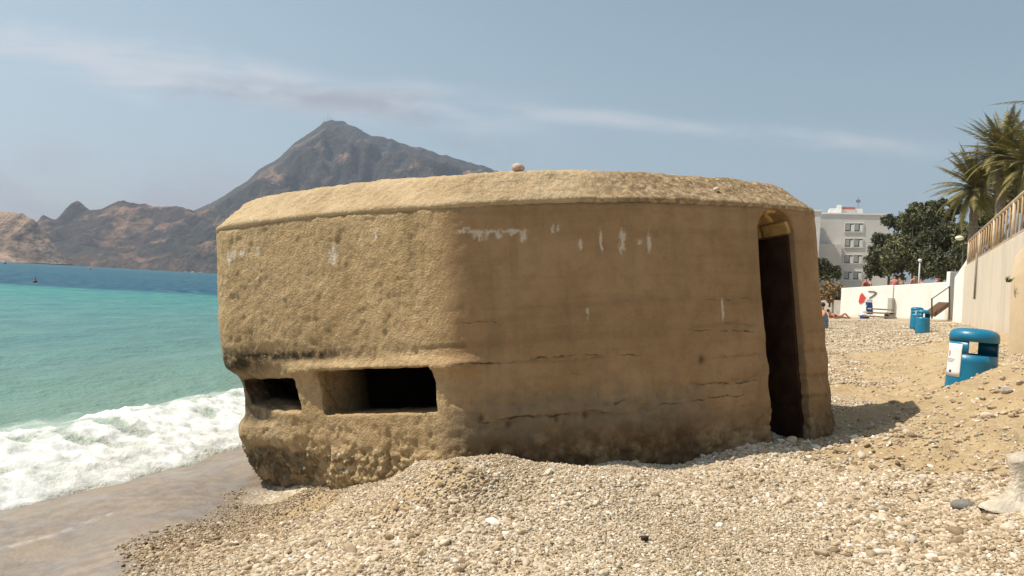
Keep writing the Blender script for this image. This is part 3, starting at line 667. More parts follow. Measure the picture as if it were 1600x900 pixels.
X, Y, SC = X[k], Y[k], SC[k]; sd = sd[k]; SC = SC * (1 + .45 * np.clip(fbm(P3(X, Y), .9, 3, seed=207) * 2, -.7, 1))
Z = ground_z(X, Y) + SC * RNG.uniform(-.15, .55, len(X))
print('pebbles', len(X))
pme = bpy.data.meshes.new('pebbles'); pme.vertices.add(len(X)); pme.vertices.foreach_set('co', np.stack([X, Y, Z], 1).ravel())
attr(pme, 'scl', SC); tone = np.clip(RNG.normal(.5, .27, len(X)) - .12 * sst(fbm(P3(X, Y), 1.8, 3, seed=33), .0, .5) - .30 * (1 - sst(-qsea(X, Y), 1.7, 3.2)), 0, 1); attr(pme, 'tone', tone)
peb = link('pebbles', pme); tag(peb, 'loose beige and grey pebbles covering the beach around the bunker', 'pebbles', kind='stuff')
ng = bpy.data.node_groups.new('scatter_pebbles', 'GeometryNodeTree')
ng.interface.new_socket('Geometry', in_out='INPUT', socket_type='NodeSocketGeometry'); ng.interface.new_socket('Geometry', in_out='OUTPUT', socket_type='NodeSocketGeometry')
g = NT(ng); gi = g.node('NodeGroupInput'); go = g.node('NodeGroupOutput')
g2i = g.node('GeometryNodeGeometryToInstance')
def pebble_mat(t, b):
    tn = t.node('ShaderNodeAttribute', attribute_type='INSTANCER', attribute_name='tone').outputs['Fac']
    c = t.ramp(tn, [(0, (.20, .145, .09)), (.25, (.36, .28, .185)), (.5, (.49, .40, .285)), (.72, (.59, .505, .39)), (.85, (.47, .44, .39)), (1, (.82, .77, .68))])
    co = t.node('ShaderNodeTexCoord').outputs['Object']; c = t.mix(t.mapr(t.noise(co, 2.2, 4), .4, .7, 0, .35), c, (.30, .22, .14))
    t.put(b.inputs['Base Color'], c)
M_peb = mat('pebble_stone', rough=.85, spec=.2, build=pebble_mat)
for s in range(4):
    ico = g.node('GeometryNodeMeshIcoSphere'); ico.inputs['Radius'].default_value = 1; ico.inputs['Subdivisions'].default_value = 3 if s == 0 else 2
    nt_ = g.node('ShaderNodeTexNoise', noise_dimensions='4D'); nt_.inputs['Scale'].default_value = .75; nt_.inputs['W'].default_value = s * 7.3; nt_.inputs['Detail'].default_value = 1.5
    vm = g.node('ShaderNodeVectorMath', operation='SUBTRACT'); g.put(vm.inputs[0], nt_.outputs['Color']); vm.inputs[1].default_value = (.5, .5, .5)
    vs = g.node('ShaderNodeVectorMath', operation='SCALE'); g.put(vs.inputs[0], vm.outputs[0]); vs.inputs['Scale'].default_value = 1.5
    sp = g.node('GeometryNodeSetPosition'); g.l.new(ico.outputs['Mesh'], sp.inputs['Geometry']); g.l.new(vs.outputs[0], sp.inputs['Offset'])
    ss = g.node('GeometryNodeSetShadeSmooth'); g.l.new(sp.outputs[0], ss.inputs[0])
    smn = g.node('GeometryNodeSetMaterial'); g.l.new(ss.outputs[0], smn.inputs[0]); smn.inputs['Material'].default_value = M_peb
    g.l.new(smn.outputs[0], g2i.inputs[0])
def rnd(lo, hi, seed):
    n = g.node('FunctionNodeRandomValue', data_type='FLOAT_VECTOR'); n.inputs[0].default_value = lo; n.inputs[1].default_value = hi; n.inputs['Seed'].default_value = seed; return n.outputs[0]
iop = g.node('GeometryNodeInstanceOnPoints'); g.l.new(gi.outputs[0], iop.inputs['Points']); g.l.new(g2i.outputs[0], iop.inputs['Instance'])
iop.inputs['Pick Instance'].default_value = True
ri = g.node('FunctionNodeRandomValue', data_type='INT'); ri.inputs[4].default_value = 0; ri.inputs[5].default_value = 3; g.l.new(ri.outputs[2], iop.inputs['Instance Index'])
na = g.node('GeometryNodeInputNamedAttribute', data_type='FLOAT'); na.inputs['Name'].default_value = 'scl'
vs = g.node('ShaderNodeVectorMath', operation='SCALE'); g.put(vs.inputs[0], rnd((.85, .7, .5), (1.35, 1.05, .85), 5)); g.l.new(na.outputs[0], vs.inputs['Scale'])
g.l.new(vs.outputs[0], iop.inputs['Scale']); g.l.new(rnd((-.5, -.5, 0), (.5, .5, 6.28), 9), iop.inputs['Rotation'])
g.l.new(iop.outputs[0], go.inputs[0])
md = peb.modifiers.new('scatter', 'NODES'); md.node_group = ng
pme.materials.append(M_peb)

# single larger stones
def ground_obj(o, x, y, dz=0.0):
    o.location = (x, y, float(ground_z(np.array([x]), np.array([y]))[0]) + dz); return o
def gpos(u, v):
    """ground point under a photo pixel"""
    d = 3.0
    while d < 60:
        p = at(u, v, d)
        if float(ground_z(np.array([p.x]), np.array([p.y]))[0]) > p.z: break
        d *= 1.01
    return p, d
M_slate = vary((.20, .19, .175), .2, 8, .3, .8, name='grey_stone')
p, d = gpos(1505, 795); o = link('flat_stone', rock_mesh(.065, .05, .03, 8, .3), M_slate); ground_obj(o, p.x, p.y, .012); tag(o, 'flat dark grey stone at the foot of the sand bank', 'stone')
p, d = gpos(1575, 832); o = link('stone', rock_mesh(.035, .03, .026, 9, .3), M_pale); ground_obj(o, p.x, p.y, .012); tag(o, 'white angular stone among the pebbles near the bottom right corner', 'stone')
p, d = gpos(1543, 652); o = link('stone', rock_mesh(.05, .04, .03, 10, .3), M_pale); ground_obj(o, p.x, p.y, .01); tag(o, 'pale broken stone half way up the sand bank below the blue bin', 'stone')
p, d = gpos(1006, 848); o = link('dry_seaweed', rock_mesh(.02, .018, .012, 12, .9), vary((.045, .03, .015), .3, 20, .3, name='seaweed')); ground_obj(o, p.x, p.y, .015); tag(o, 'small dark brown tuft of dry seaweed on the foreground pebbles', 'seaweed')
# pale concrete block at the right edge
p, d = gpos(1590, 800); bm = bmesh.new()
pz_ = np.linspace(0, .285, 22); pr_ = np.interp(pz_, [0, .02, .05, .09, .15, .21, .25, .275, .285], [.20, .17, .125, .098, .085, .102, .122, .118, .09])
th = np.linspace(0, 2 * math.pi, 41)[:-1]; Vb = np.array([(math.cos(t) * r_ * 1.1, math.sin(t) * r_ * .8, z) for z, r_ in zip(pz_, pr_) for t in th])
Vb = Vb * (1 + .16 * fbm(Vb, 9, 4, .6, seed=601)[:, None]) + np.stack([Vb[:, 2] * .12, Vb[:, 2] * 0, -.02 * sst(fbm(Vb, 14, 3, seed=603), .1, .5)], 1)
Fb = [(i * 40 + j, i * 40 + (j + 1) % 40, (i + 1) * 40 + (j + 1) % 40, (i + 1) * 40 + j) for i in range(21) for j in range(40)] + [tuple(21 * 40 + j for j in range(40)), tuple(range(40))[::-1]]
bm.free(); o = link('concrete_block', pymesh('block', Vb, Fb), vary((.56, .50, .41), .3, 9, .8, .9, name='pale_concrete', dirt=(.36, .29, .20)), smooth=True)
ground_obj(o, p.x + .075, p.y + .05, -.03); tag(o, 'pale worn concrete block with a spreading foot, cut off by the right edge', 'concrete block')

# ================================================================ litter bins
M_bin = vary((.006, .165, .30), .15, 5, .1, .38, .5, name='bin_blue', dirt=(.03, .14, .20)); M_binin = mat('bin_inside', (.012, .02, .025), .8)
M_white = mat('white_label', (.80, .80, .80), .5); M_red = mat('red_print', (.6, .06, .08), .5); M_grey = mat('grey_print', (.30, .32, .38), .5); M_blk = mat('dark_print', (.03, .03, .08), .5)
BR = .226
def bin_r(z): return BR * (1.06 - .10 * z / .9) if z < .8 else BR
def revolve_skin(z0, z1, a0, a1, r, thick=.006, nz=6, na=40, zf=None):
    """curved plate from angle a0 to a1 (0 = facing the camera, clockwise to the right)"""
    bm = bmesh.new(); full = abs(a1 - a0) >= 359.9; sheets = []
    for off in (0, -thick):
        g_ = []
        for i in range(nz + 1):
            z = z0 + (z1 - z0) * i / nz; row = []
            for j in range(na + (0 if full else 1)):
                t = R_(a0 + (a1 - a0) * j / na); rr_ = r(z) + off; row.append(bm.verts.new((math.sin(t) * rr_, -math.cos(t) * rr_, z)))
            g_.append(row)
        sheets.append(g_)
    nn = na if full else na
    for s, g_ in enumerate(sheets):
        for i in range(nz):
            for j in range(nn):
                j2 = (j + 1) % len(g_[0]); f = (g_[i][j], g_[i][j2], g_[i + 1][j2], g_[i + 1][j]); bm.faces.new(f if s == 0 else f[::-1])
    o_, i_ = sheets
    for row in (0, nz):
        for j in range(nn):
            j2 = (j + 1) % len(o_[0]); bm.faces.new((o_[row][j], o_[row][j2], i_[row][j2], i_[row][j]))
    if not full:
        for col in (0, na):
            for i in range(nz): bm.faces.new((o_[i][col], o_[i + 1][col], i_[i + 1][col], i_[i][col]))
    bmesh.ops.recalc_face_normals(bm, faces=bm.faces); return bm
def make_bin(label, rot=0.0, sticker=True):
    t = empty('litter_bin', (0, 0, 0), label, 'litter bin', 'blue litter bins along the beach', (0, 0, rot))
    bmobj('body', revolve_skin(0, .60, 0, 360, bin_r, .02, 8, 64), M_bin, t, True)
    for a0, a1 in ((73, 168), (253, 348)): bmobj('upright', revolve_skin(.60, .735, a0, a1, bin_r, .012, 2, 24), M_bin, t, True)
    bm = bmesh.new(); pr = [(.735, .97), (.735, 1.012), (.79, 1.012), (.825, .965), (.848, .86), (.862, .66), (.868, .4), (.87, .05)]; L_ = []
    for z, k in pr: L_.append([bm.verts.new((math.sin(a) * BR * k, -math.cos(a) * BR * k, z)) for a in np.linspace(0, 2 * math.pi, 49)[:-1]])
    for la, lb in zip(L_[:-1], L_[1:]):
        for i in range(48): bm.faces.new((la[i], la[(i + 1) % 48], lb[(i + 1) % 48], lb[i]))
    bm.faces.new(L_[-1]); bm.faces.new(L_[0][::-1]); bmesh.ops.recalc_face_normals(bm, faces=bm.faces)
    lid = bmobj('lid', bm, M_bin, t, True)
    bm = bmesh.new(); bmesh.ops.create_cone(bm, cap_ends=True, segments=32, radius1=BR * .9, radius2=BR * .9, depth=.02, matrix=Matrix.Translation((0, 0, .30))); bmobj('liner', bm, M_binin, t)
    if sticker:
        s = bmobj('sticker', revolve_skin(.36, .70, -78, -27, lambda z: bin_r(z) + .004, .002, 6, 16), M_white, t, True)
        for (z0, z1, a0, a1, M) in [(.585, .60, -66, -62, M_red), (.60, .625, -68, -64, M_red), (.57, .585, -68, -64, M_red), (.535, .541, -73, -45, M_grey), (.520, .525, -72, -46, M_grey), (.506, .510, -70, -50, M_grey), (.40, .425, -60, -52, M_blk)]:
            bmobj('print', revolve_skin(z0, z1, a0, a1, lambda z: bin_r(z) + .0065, .002, 1, 6), M, s)
    return t
b1 = make_bin('large blue litter bin with a white notice, sunk in the sand bank'); pc = at(1515, 600, 8.0)
b1.location = (pc.x, pc.y, at(1515, 515, 8).z - .855); b1.rotation_euler = (0, R_(1.5), R_(-30))
def copy_tree(o, parent=None):
    c = o.copy(); C.objects.link(c); c.parent = parent
    for ch in o.children: copy_tree(ch, c)
    return c
b2 = make_bin('front blue bin of the far pair near the beach steps', sticker=False); p2 = at(1441, 521, 27.5)
b2.location = (p2.x, p2.y, p2.z - .02); b2.rotation_euler = (0, 0, R_(-30))
b3 = copy_tree(b2); b3['label'] = 'rear blue bin half hidden behind the other far bin'; p3 = at(1431.5, 514, 30.5); b3.location = (p3.x, p3.y, p3.z)

# ================================================================ walls on the right
M_wall = vary((.70, .63, .52), .18, 1.2, .25, .9, name='cream_wall', dirt=(.42, .34, .25))
def streaky(base, stain, name):
    def bld(t, b):
        co = t.node('ShaderNodeTexCoord').outputs['Object']; n = t.noise(t.scale(co, (1, 1, .10)), 1.3, 6, .65); n2 = t.noise(co, 1.1, 5, .6)
        z = t.node('ShaderNodeSeparateXYZ', i_0=co).outputs[2]
        c = t.mix(t.mapr(n, .48, .72, 0, .5), base, stain); c = t.mix(t.mapr(n2, .45, .7, 0, .4), c, tuple(x * .8 for x in base))
        c = t.mix(t.math('MULTIPLY', t.mapr(z, 0, 1.1, 1, 0), t.mapr(n2, .3, .6, .2, .8)), c, (.46, .36, .23))
        t.put(b.inputs['Base Color'], c); bn = t.node('ShaderNodeBump', i_Distance=.02, i_Height=t.noise(co, 9, 5), i_Strength=.4); t.put(b.inputs['Normal'], bn.outputs[0])
    return mat(name, rough=.9, spec=.15, build=bld)
M_prom = streaky((.62, .55, .45), (.42, .36, .29), 'promenade_wall'); M_far = streaky((.80, .79, .76), (.72, .66, .55), 'white_wall')
def wall_between(name, p0, p1, z0, h0, h1, thick, M, label, cat='wall', parent=None, side=1):
    """wall whose seaward face runs p0->p1, object origin at its foot"""
    p0 = Vector((p0[0], p0[1], 0)); p1 = Vector((p1[0], p1[1], 0)); d = p1 - p0; n = Vector((d.y, -d.x, 0)).normalized() * side
    bm = bmesh.new()
    A_ = [Vector((0, 0, 0)), Vector((0, 0, h0 - z0)), n * thick + Vector((0, 0, h0 - z0)), n * thick]
    B_ = [d, d + Vector((0, 0, h1 - z0)), d + n * thick + Vector((0, 0, h1 - z0)), d + n * thick]
    prism(bm, A_, B_); bmesh.ops.recalc_face_normals(bm, faces=bm.faces)
    o = bmobj(name, bm, M, parent, bevel=.02); o.location = (p0.x, p0.y, z0)
    if label: tag(o, label, cat)
    return o
# promenade wall: far end seen at 1507, near end off frame
tA = at(1507, 416, 32.0); tB = at(1600, 360.5, 17.8); dirw = (tB - tA); dirw.z = 0
tC = tB + dirw * .55; tC.z = tB.z + (tB.z - tA.z) * .55
zf = .8
pw = wall_between('promenade_wall', tA, tC, zf, tA.z, tC.z, .5, M_prom, 'long cream retaining wall with dirt streaks under the railing', side=-1)
# railing on top
rl = empty('railing', (tA.x, tA.y, tA.z), 'tan painted railing with close upright bars along the top of the retaining wall', 'railing')
M_rail = vary((.40, .27, .15), .25, 6, .2, .6, name='rail_paint'); M_rail2 = vary((.55, .43, .30), .2, 6, .1, .6, name='rail_light')
nB = 34; off = Vector((-dirw.y, dirw.x, 0)).normalized() * .12
dz = tC - tA
for i in range(nB + 1):
    f = i / nB; p = dz * f; bm = bmesh.new(); hh = 1.06
    big = i % 6 == 0
    bmcyl(bm, (0, 0, -.02), (0, 0, hh), .045 if big else .026, seg=8); o = bmobj('post' if big else 'bar', bm, M_rail2 if big else M_rail, rl, True); o.location = p + off
for zz, r in ((1.06, .045), (.10, .03)):
    bm = bmesh.new(); bmcyl(bm, off + Vector((0, 0, zz)), dz + off + Vector((0, 0, zz)), r, seg=10); bmobj('rail', bm, M_rail2, rl, True)
# downpipe on the wall
pd0 = at(1537, 400, 27.0); f = (pd0.x - tA.x) / (tB.x - tA.x)
nn_ = Vector((dirw.y, -dirw.x, 0)).normalized()
if nn_.x > 0: nn_ = -nn_
base = tA + (tB - tA) * ((27.0 - tA.y) / (tB.y - tA.y)); bm = bmesh.new(); bmcyl(bm, (0, 0, 0), (0, 0, 1.62), .035, seg=10); o = bmobj('drain_pipe', bm, vary((.25, .22, .18), name='pipe'), smooth=True)
o.location = (base.x + nn_.x * .05, base.y + nn_.y * .05, at(1534, 468, 27).z); tag(o, 'thin dark drain pipe running down the cream retaining wall', 'pipe')
# tan buttress close by on the right
M_but = streaky((.60, .48, .33), (.46, .36, .25), 'tan_wall'); g0 = at(1574, 560, 9.6); dB = Vector((.45, -4.6, 0)); tb = at(1574, 402, 9.6).z
LA = [Vector((0, 0, -.6)), Vector((-.03, 0, tb - g0.z - .25)), Vector((0, 0, tb - g0.z)), dB * .05 + Vector((0, 0, tb - g0.z + .22)), dB * .14 + Vector((0, 0, tb - g0.z + .42)), dB + Vector((0, 0, tb - g0.z + .8)), dB + Vector((0, 0, -.6))]
bm = bmesh.new(); prism(bm, LA, [v + Vector((.6, .1, 0)) for v in LA]); bmesh.ops.recalc_face_normals(bm, faces=bm.faces)
bt = bmobj('retaining_wall', bm, M_but, bevel=.04); bt.location = g0; tag(bt, 'tan sandy retaining wall end rising at the right edge behind the large blue bin', 'wall')
# small green plant growing from the wall
def tuft(name, loc, n, L, w_, M, label, cat, seed=1, spread=1.0, group=None):
    r = random.Random(seed); vs_ = []
    for i in range(n):
        a = r.uniform(0, 6.28); tl = r.uniform(.1, 1.0) * spread; l = L * r.uniform(.5, 1); d = Vector((math.cos(a) * tl, math.sin(a) * tl, 1)).normalized()
        s = d.cross(Vector((r.uniform(-1, 1), r.uniform(-1, 1), .3))).normalized() * w_; b0 = Vector((r.uniform(-1, 1), r.uniform(-1, 1), 0)) * L * .15
        vs_ += [b0 - s * .5, b0 + s * .5, b0 + d * l + s * .3 - Vector((0, 0, l * tl * .3)), b0 + d * l - s * .3 - Vector((0, 0, l * tl * .3))]
    o = link(name, quads(name, vs_), M); o.location = loc; return tag(o, label, cat, group)
M_leaf = vary((.06, .09, .025), .4, 8, name='green_leaf')
tuft('weed_plant', at(1575, 441, 9.5), 14, .10, .012, M_leaf, 'small green weed sprouting from the tan wall end', 'plant', 3)
# far white wall in two panels with a pilaster
wL = at(1312, 498, 49.5); wM = at(1393, 498, 46.5); wR = at(1480, 498, 43.5)
hL, hM, hR = at(1312, 450, 49.5).z, at(1393, 445, 46.5).z, at(1480, 440, 43.5).z
w1 = wall_between('beach_wall', wL, wM, .7, hL, hM, .4, M_far, 'left panel of the far white beach wall, with red graffiti', side=-1)
w2 = wall_between('beach_wall', wM + (wR - wM) * .02, wR, .7, hM - .02, hR, .4, M_far, 'bright white right panel of the far beach wall, behind the pair of blue bins', side=-1)
bm = bmesh.new(); bmbox(bm, 0, 0, .95, .30, .22, 1.9); o = bmobj('pilaster', bm, vary((.48, .44, .38), name='grey_pilaster'), bevel=.01); _n = Vector(((wR - wL).y, -(wR - wL).x, 0)).normalized(); o.rotation_euler = (0, 0, math.atan2((wR - wL).y, (wR - wL).x)); o.location = (wM.x + _n.x * .14, wM.y + _n.y * .14, .75); tag(o, 'grey stained pilaster between the two white wall panels', 'pilaster')
# graffiti on the left panel
gf = empty('graffiti', (0, 0, 0), 'red painted shape with a dark hooked line on the far white wall', 'graffiti')
def on_wall(u, v, d0=None):
    dirv = (wM - wL); nrm = Vector((dirv.y, -dirv.x, 0)).normalized()
    o_ = Vector((0, 0, EYE)); r_ = at(u, v, 1) - o_; t_ = (wL - o_).dot(nrm) / r_.dot(nrm); return o_ + r_ * t_ - nrm * (.03 if r_.dot(nrm) > 0 else -.03), nrm
def wallpoly(pxs, M, name):
    ps = [on_wall(u, v)[0] for u, v in pxs]; nrm = on_wall(*pxs[0])[1] * .01; bm = bmesh.new(); prism(bm, ps, [p + nrm for p in ps]); bmesh.ops.recalc_face_normals(bm, faces=bm.faces); return bmobj(name, bm, M, gf)
wallpoly([(1342, 472), (1344, 462), (1347.5, 457.5), (1354, 466), (1352, 470), (1344, 475)], mat('red_paint', (.55, .06, .05), .7), 'red_shape')
wallpoly([(1357, 454.5), (1366, 455), (1371, 457), (1368, 461), (1359, 467), (1358, 465.5), (1366, 460), (1367.5, 457.5), (1365, 456.5), (1357, 456)], mat('dark_paint', (.14, .12, .10), .8), 'hooked_line')
# low steps / slabs stacked by the pilaster
bm = bmesh.new()
for k in range(3): bmbox(bm, -.5 + .1 * k, 0, .12 + .22 * k, 1.9 - .25 * k, .8 - .2 * k, .08)
bmbox(bm, .2, .0, .2, .3, .6, .4); o = bmobj('slab_steps', bm, vary((.40, .33, .26), name='slab'), bevel=.01); q_ = at(1384, 496, 45.0); o.location = (q_.x, q_.y, q_.z - .1); tag(o, 'stack of grey brown slabs forming low steps under the pilaster', 'steps')
# white post and upward ramp wall joining the promenade
pp = at(1482.5, 500, 41); bm = bmesh.new(); bmbox(bm, 0, 0, 1.3, .32, .32, 2.6); o = bmobj('gate_post', bm, M_far, bevel=.02); o.location = (pp.x, pp.y, pp.z - .02); tag(o, 'square white post at the end of the far white wall beside the stairs', 'post')
r0 = at(1488, 500, 39.5); r1 = at(1507, 500, 32.3); wall_between('ramp_wall', r0, r1, .8, at(1488, 433, 39.5).z, at(1505, 402, 32.3).z, .35, M_far, 'sloping white wall rising from the post to the promenade railing', side=-1)
# beach stairs with handrail
stp = at(1470, 498, 40.0); stt = empty('beach_stairs', stp, 'brown wooden beach stair with a thin handrail beside the white post', 'stairs')
M_brown = vary((.11, .06, .03), .25, 9, name='brown_wood'); e0 = at(1461, 495, 40.0) - stp; e1 = at(1483, 479, 39.6) - stp
bm = bmesh.new(); prism(bm, [e0, e0 + Vector((0, 0, .22)), e0 + Vector((0, 1.0, .22)), e0 + Vector((0, 1.0, 0))], [e1, e1 + Vector((0, 0, .22)), e1 + Vector((0, 1.0, .22)), e1 + Vector((0, 1.0, 0))]); bmesh.ops.recalc_face_normals(bm, faces=bm.faces); bmobj('ramp_board', bm, M_brown, stt)
for (u, v0, v1, d_) in ((1456, 498, 466, 40.0), (1483.5, 499, 447, 39.4)):
    bm = bmesh.new(); bmcyl(bm, at(u, v0, d_) - stp, at(u, v1, d_) - stp, .04, seg=8); bmobj('rail_post', bm, M_brown, stt)
bm = bmesh.new(); bmcyl(bm, at(1456, 467, 40.0) - stp, at(1483.5, 448, 39.4) - stp, .025, seg=8); bmobj('handrail', bm, M_brown, stt)
# upper promenade deck behind the far wall
bm = bmesh.new(); a0 = at(1308, 470, 52); a1 = at(1490, 470, 44)
prism(bm, [Vector((a0.x, a0.y, .6)), Vector((a1.x, a1.y, .6)), Vector((a1.x + 14, a1.y + 60, .6)), Vector((a0.x + 16, a0.y + 60, .6))], [Vector((a0.x, a0.y, 2.4)), Vector((a1.x, a1.y, 2.4)), Vector((a1.x + 14, a1.y + 60, 2.4)), Vector((a0.x + 16, a0.y + 60, 2.4))]); bmesh.ops.recalc_face_normals(bm, faces=bm.faces)
o = bmobj('pavement', bm, vary((.42, .38, .33), name='paving')); tag(o, 'raised paved promenade behind the far white wall', 'pavement', kind='structure')

# ================================================================ people
M_skin = mat('skin', (.48, .24, .15), .6); M_hair = mat('hair', (.03, .02, .015), .7)
def skin_obj(name, pts_, edges, rad, M, parent, root=0, sub=2):
    bm = bmesh.new(); lay = bm.verts.layers.skin.verify(); vv = []
    for i, (p, r) in enumerate(zip(pts_, rad)):
        v = bm.verts.new(p); v[lay].radius = (r, r) if not isinstance(r, tuple) else r; v[lay].use_root = (i == root); vv.append(v)
    for a, b_ in edges: bm.edges.new((vv[a], vv[b_]))
    me = bpy.data.meshes.new(name); bm.to_mesh(me); bm.free(); o = link(name, me, M, parent)
    sk = o.modifiers.new('skin', 'SKIN'); sk.use_smooth_shade = True; s = o.modifiers.new('sub', 'SUBSURF'); s.levels = s.render_levels = sub
    return o
POSES = {
 'stand': dict(P=[(0, 0, .95), (0, 0, 1.2), (0, 0, 1.4), (0, 0, 1.5), (0, -.01, 1.58), (0, -.01, 1.68), (-.19, 0, 1.40), (-.25, .02, 1.13), (-.24, -.06, .90), (.19, 0, 1.40), (.25, .02, 1.13), (.22, -.08, .92),
                 (-.09, 0, .88), (-.10, -.02, .48), (-.10, .02, .07), (-.10, -.12, .04), (.09, 0, .88), (.11, -.02, .48), (.12, .02, .07), (.12, -.12, .04)]),
 'sit': dict(P=[(0, 0, .13), (0, -.02, .38), (0, -.08, .58), (0, -.12, .68), (0, -.14, .77), (0, -.15, .87), (-.19, -.08, .57), (-.24, -.22, .38), (-.12, -.40, .36), (.19, -.08, .57), (.24, -.22, .38), (.12, -.40, .36),
               (-.10, -.04, .12), (-.14, -.42, .40), (-.12, -.62, .06), (-.12, -.74, .05), (.10, -.04, .12), (.14, -.42, .40), (.12, -.62, .06), (.12, -.74, .05)]),
 'lie': dict(P=[(0, 0, .12), (-.25, 0, .16), (-.42, 0, .22), (-.50, 0, .30), (-.56, 0, .36), (-.62, 0, .44), (-.42, -.18, .2), (-.35, -.25, .06), (-.15, -.25, .05), (-.42, .18, .2), (-.35, .25, .06), (-.15, .25, .05),
               (.08, -.09, .11), (.45, -.10, .34), (.80, -.10, .05), (.84, -.10, .14), (.08, .09, .11), (.48, .10, .12), (.90, .10, .06), (.94, .1, .15)])}
EDG = [(0, 1), (1, 2), (2, 3), (3, 4), (4, 5), (2, 6), (6, 7), (7, 8), (2, 9), (9, 10), (10, 11), (0, 12), (12, 13), (13, 14), (14, 15), (0, 16), (16, 17), (17, 18), (18, 19)]
RAD = [.13, .12, .13, .055, .085, .075, .06, .042, .032, .06, .042, .032, .085, .058, .038, .03, .085, .058, .038, .03]
def person(loc, pose, label, top, rot=0.0, legs=None, group=None, s=1.0):
    t = empty('person', loc, label, 'person', group, (0, 0, rot)); t.scale = (s, s, s); P_ = POSES[pose]['P']
    skin_obj('body', P_, EDG, RAD, M_skin, t)
    if top: skin_obj('shirt', [P_[0], P_[1], P_[2], P_[6], P_[9]], [(0, 1), (1, 2), (2, 3), (2, 4)], [.145, .138, .15, .075, .075], top, t)
    if legs: skin_obj('trousers', [P_[0], P_[12], P_[13], P_[16], P_[17]], [(0, 1), (1, 2), (0, 3), (3, 4)], [.14, .1, .075, .1, .075], legs, t)
    h_ = Vector(P_[5]); bm = bmesh.new(); bmesh.ops.create_icosphere(bm, subdivisions=2, radius=.098, matrix=Matrix.Translation(h_ + Vector((0, .025, .015)))); bmobj('hair', bm, M_hair, t, True)
    return t
C1 = mat('cloth_blue_grey', (.16, .20, .28), .9); C2 = mat('cloth_pink', (.55, .16, .20), .9); C3 = mat('cloth_cream', (.65, .58, .45), .9); C4 = mat('cloth_red', (.40, .05, .05), .9); C5 = mat('cloth_white', (.75, .75, .75), .9); C6 = mat('cloth_dark', (.04, .045, .07), .9)
ps = at(1289, 513, 33); ps.z = float(ground_z(np.array([ps.x]), np.array([ps.y]))[0])
person(ps, 'sit', 'person in blue grey clothes sitting on the pebbles right behind the bunker edge', C1, R_(-100), C1, s=1.15)
pl = at(1308, 497, 45); pl.z = float(ground_z(np.array([pl.x]), np.array([pl.y]))[0]); person(pl, 'lie', 'sunbather in red swimwear lying in front of the far white wall', C4, R_(15), None)
G_ = 'people on the promenade behind the white wall'
for (u, d_, lab, top, rt, s) in [(1351, 51.5, 'person in a red top, leftmost above the far white wall', C4, 20, .92), (1358, 52.0, 'person in dark clothes with only the head above the white wall', C6, 80, .9), (1396, 49.5, 'person in a pink top beside the cream shirt above the white wall', C2, -40, 1.02), (1404, 49.5, 'person in a cream shirt standing over the pilaster', C3, 160, 1.02),
    (1427, 48.0, 'bare chested person left of the white lamp post', None, 10, 1.06), (1438, 49.0, 'person in a pale pink shirt right of the lamp post', C2, -70, .95), (1463, 47.0, 'person in a white shirt nearest the white gate post', C5, 30, 1.0)]:
    pz = at(u, 470, d_); person(Vector((pz.x, pz.y, 2.4)), 'stand', lab, top, R_(rt), C6, G_, s)
# blue folding beach chair and blue bag by the wall
bc = at(1357, 500, 45.5); bc.z = float(ground_z(np.array([bc.x]), np.array([bc.y]))[0]); ch = empty('beach_chair', bc, 'blue folded beach chair standing upright against the white wall', 'beach chair', rot=(0, 0, R_(12)))
M_blu = mat('blue_canvas', (.04, .12, .36), .8); bm = bmesh.new(); bmbox(bm, 0, 0, .62, .42, .05, .72, Euler((R_(-8), 0, 0))); bmobj('canvas', bm, M_blu, ch, bevel=.01)
for s_ in (-1, 1):
    bm = bmesh.new(); bmcyl(bm, (s_ * .23, -.14, 0), (s_ * .23, .1, 1.12), .018, seg=8); bmobj('leg', bm, M_white, ch)
    bm = bmesh.new(); bmcyl(bm, (s_ * .20, .2, 0), (s_ * .20, -.04, .8), .018, seg=8); bmobj('leg', bm, M_white, ch)
bm = bmesh.new(); bmbox(bm, 0, .04, 1.08, .40, .10, .14); bmobj('headrest', bm, M_white, ch, bevel=.03)
bg_ = at(1350, 501, 44.8); bg_.z = float(ground_z(np.array([bg_.x]), np.array([bg_.y]))[0]); o = link('beach_bag', rock_mesh(.26, .18, .17, 21, .3), mat('dark_blue_bag', (.02, .05, .22), .8)); o.location = bg_ + Vector((0, 0, .10)); tag(o, 'dark blue bag lying on the pebbles left of the beach chair', 'bag')

# street lamp
lp = at(1434, 470, 46.5); lamp = empty('street_lamp', (lp.x, lp.y, 2.4), 'slim pale lamp post standing behind the white wall in front of the dark trees', 'street lamp')
zt = at(1434, 408, 46.5).z - 2.4; bm = bmesh.new(); bmcyl(bm, (0, 0, 0), (0, 0, zt), .06, .04, seg=10); bmobj('pole', bm, mat('lamp_grey', (.5, .52, .5), .5), lamp, True)
bm = bmesh.new(); bmesh.ops.create_uvsphere(bm, u_segments=14, v_segments=8, radius=.12, matrix=Matrix.Translation((0, 0, zt + .05)) @ Matrix.Diagonal((1, 1, .8, 1))); bmobj('lamp_head', bm, mat('lamp_globe', (.7, .72, .72), .3), lamp, True)
lp = at(1501, 372, 36); l2 = empty('street_lamp', (lp.x, lp.y, 2.2), 'cream lamp head hanging in front of the trees left of the railing end', 'street lamp')
zt = lp.z - 2.2; bm = bmesh.new(); bmcyl(bm, (.15, 0, 0), (.15, 0, zt + .15), .05, .035, seg=8); bmcyl(bm, (.15, 0, zt + .15), (-.05, 0, zt + .1), .02, seg=8); bmobj('pole', bm, mat('lamp_dark', (.08, .08, .06), .5), l2)
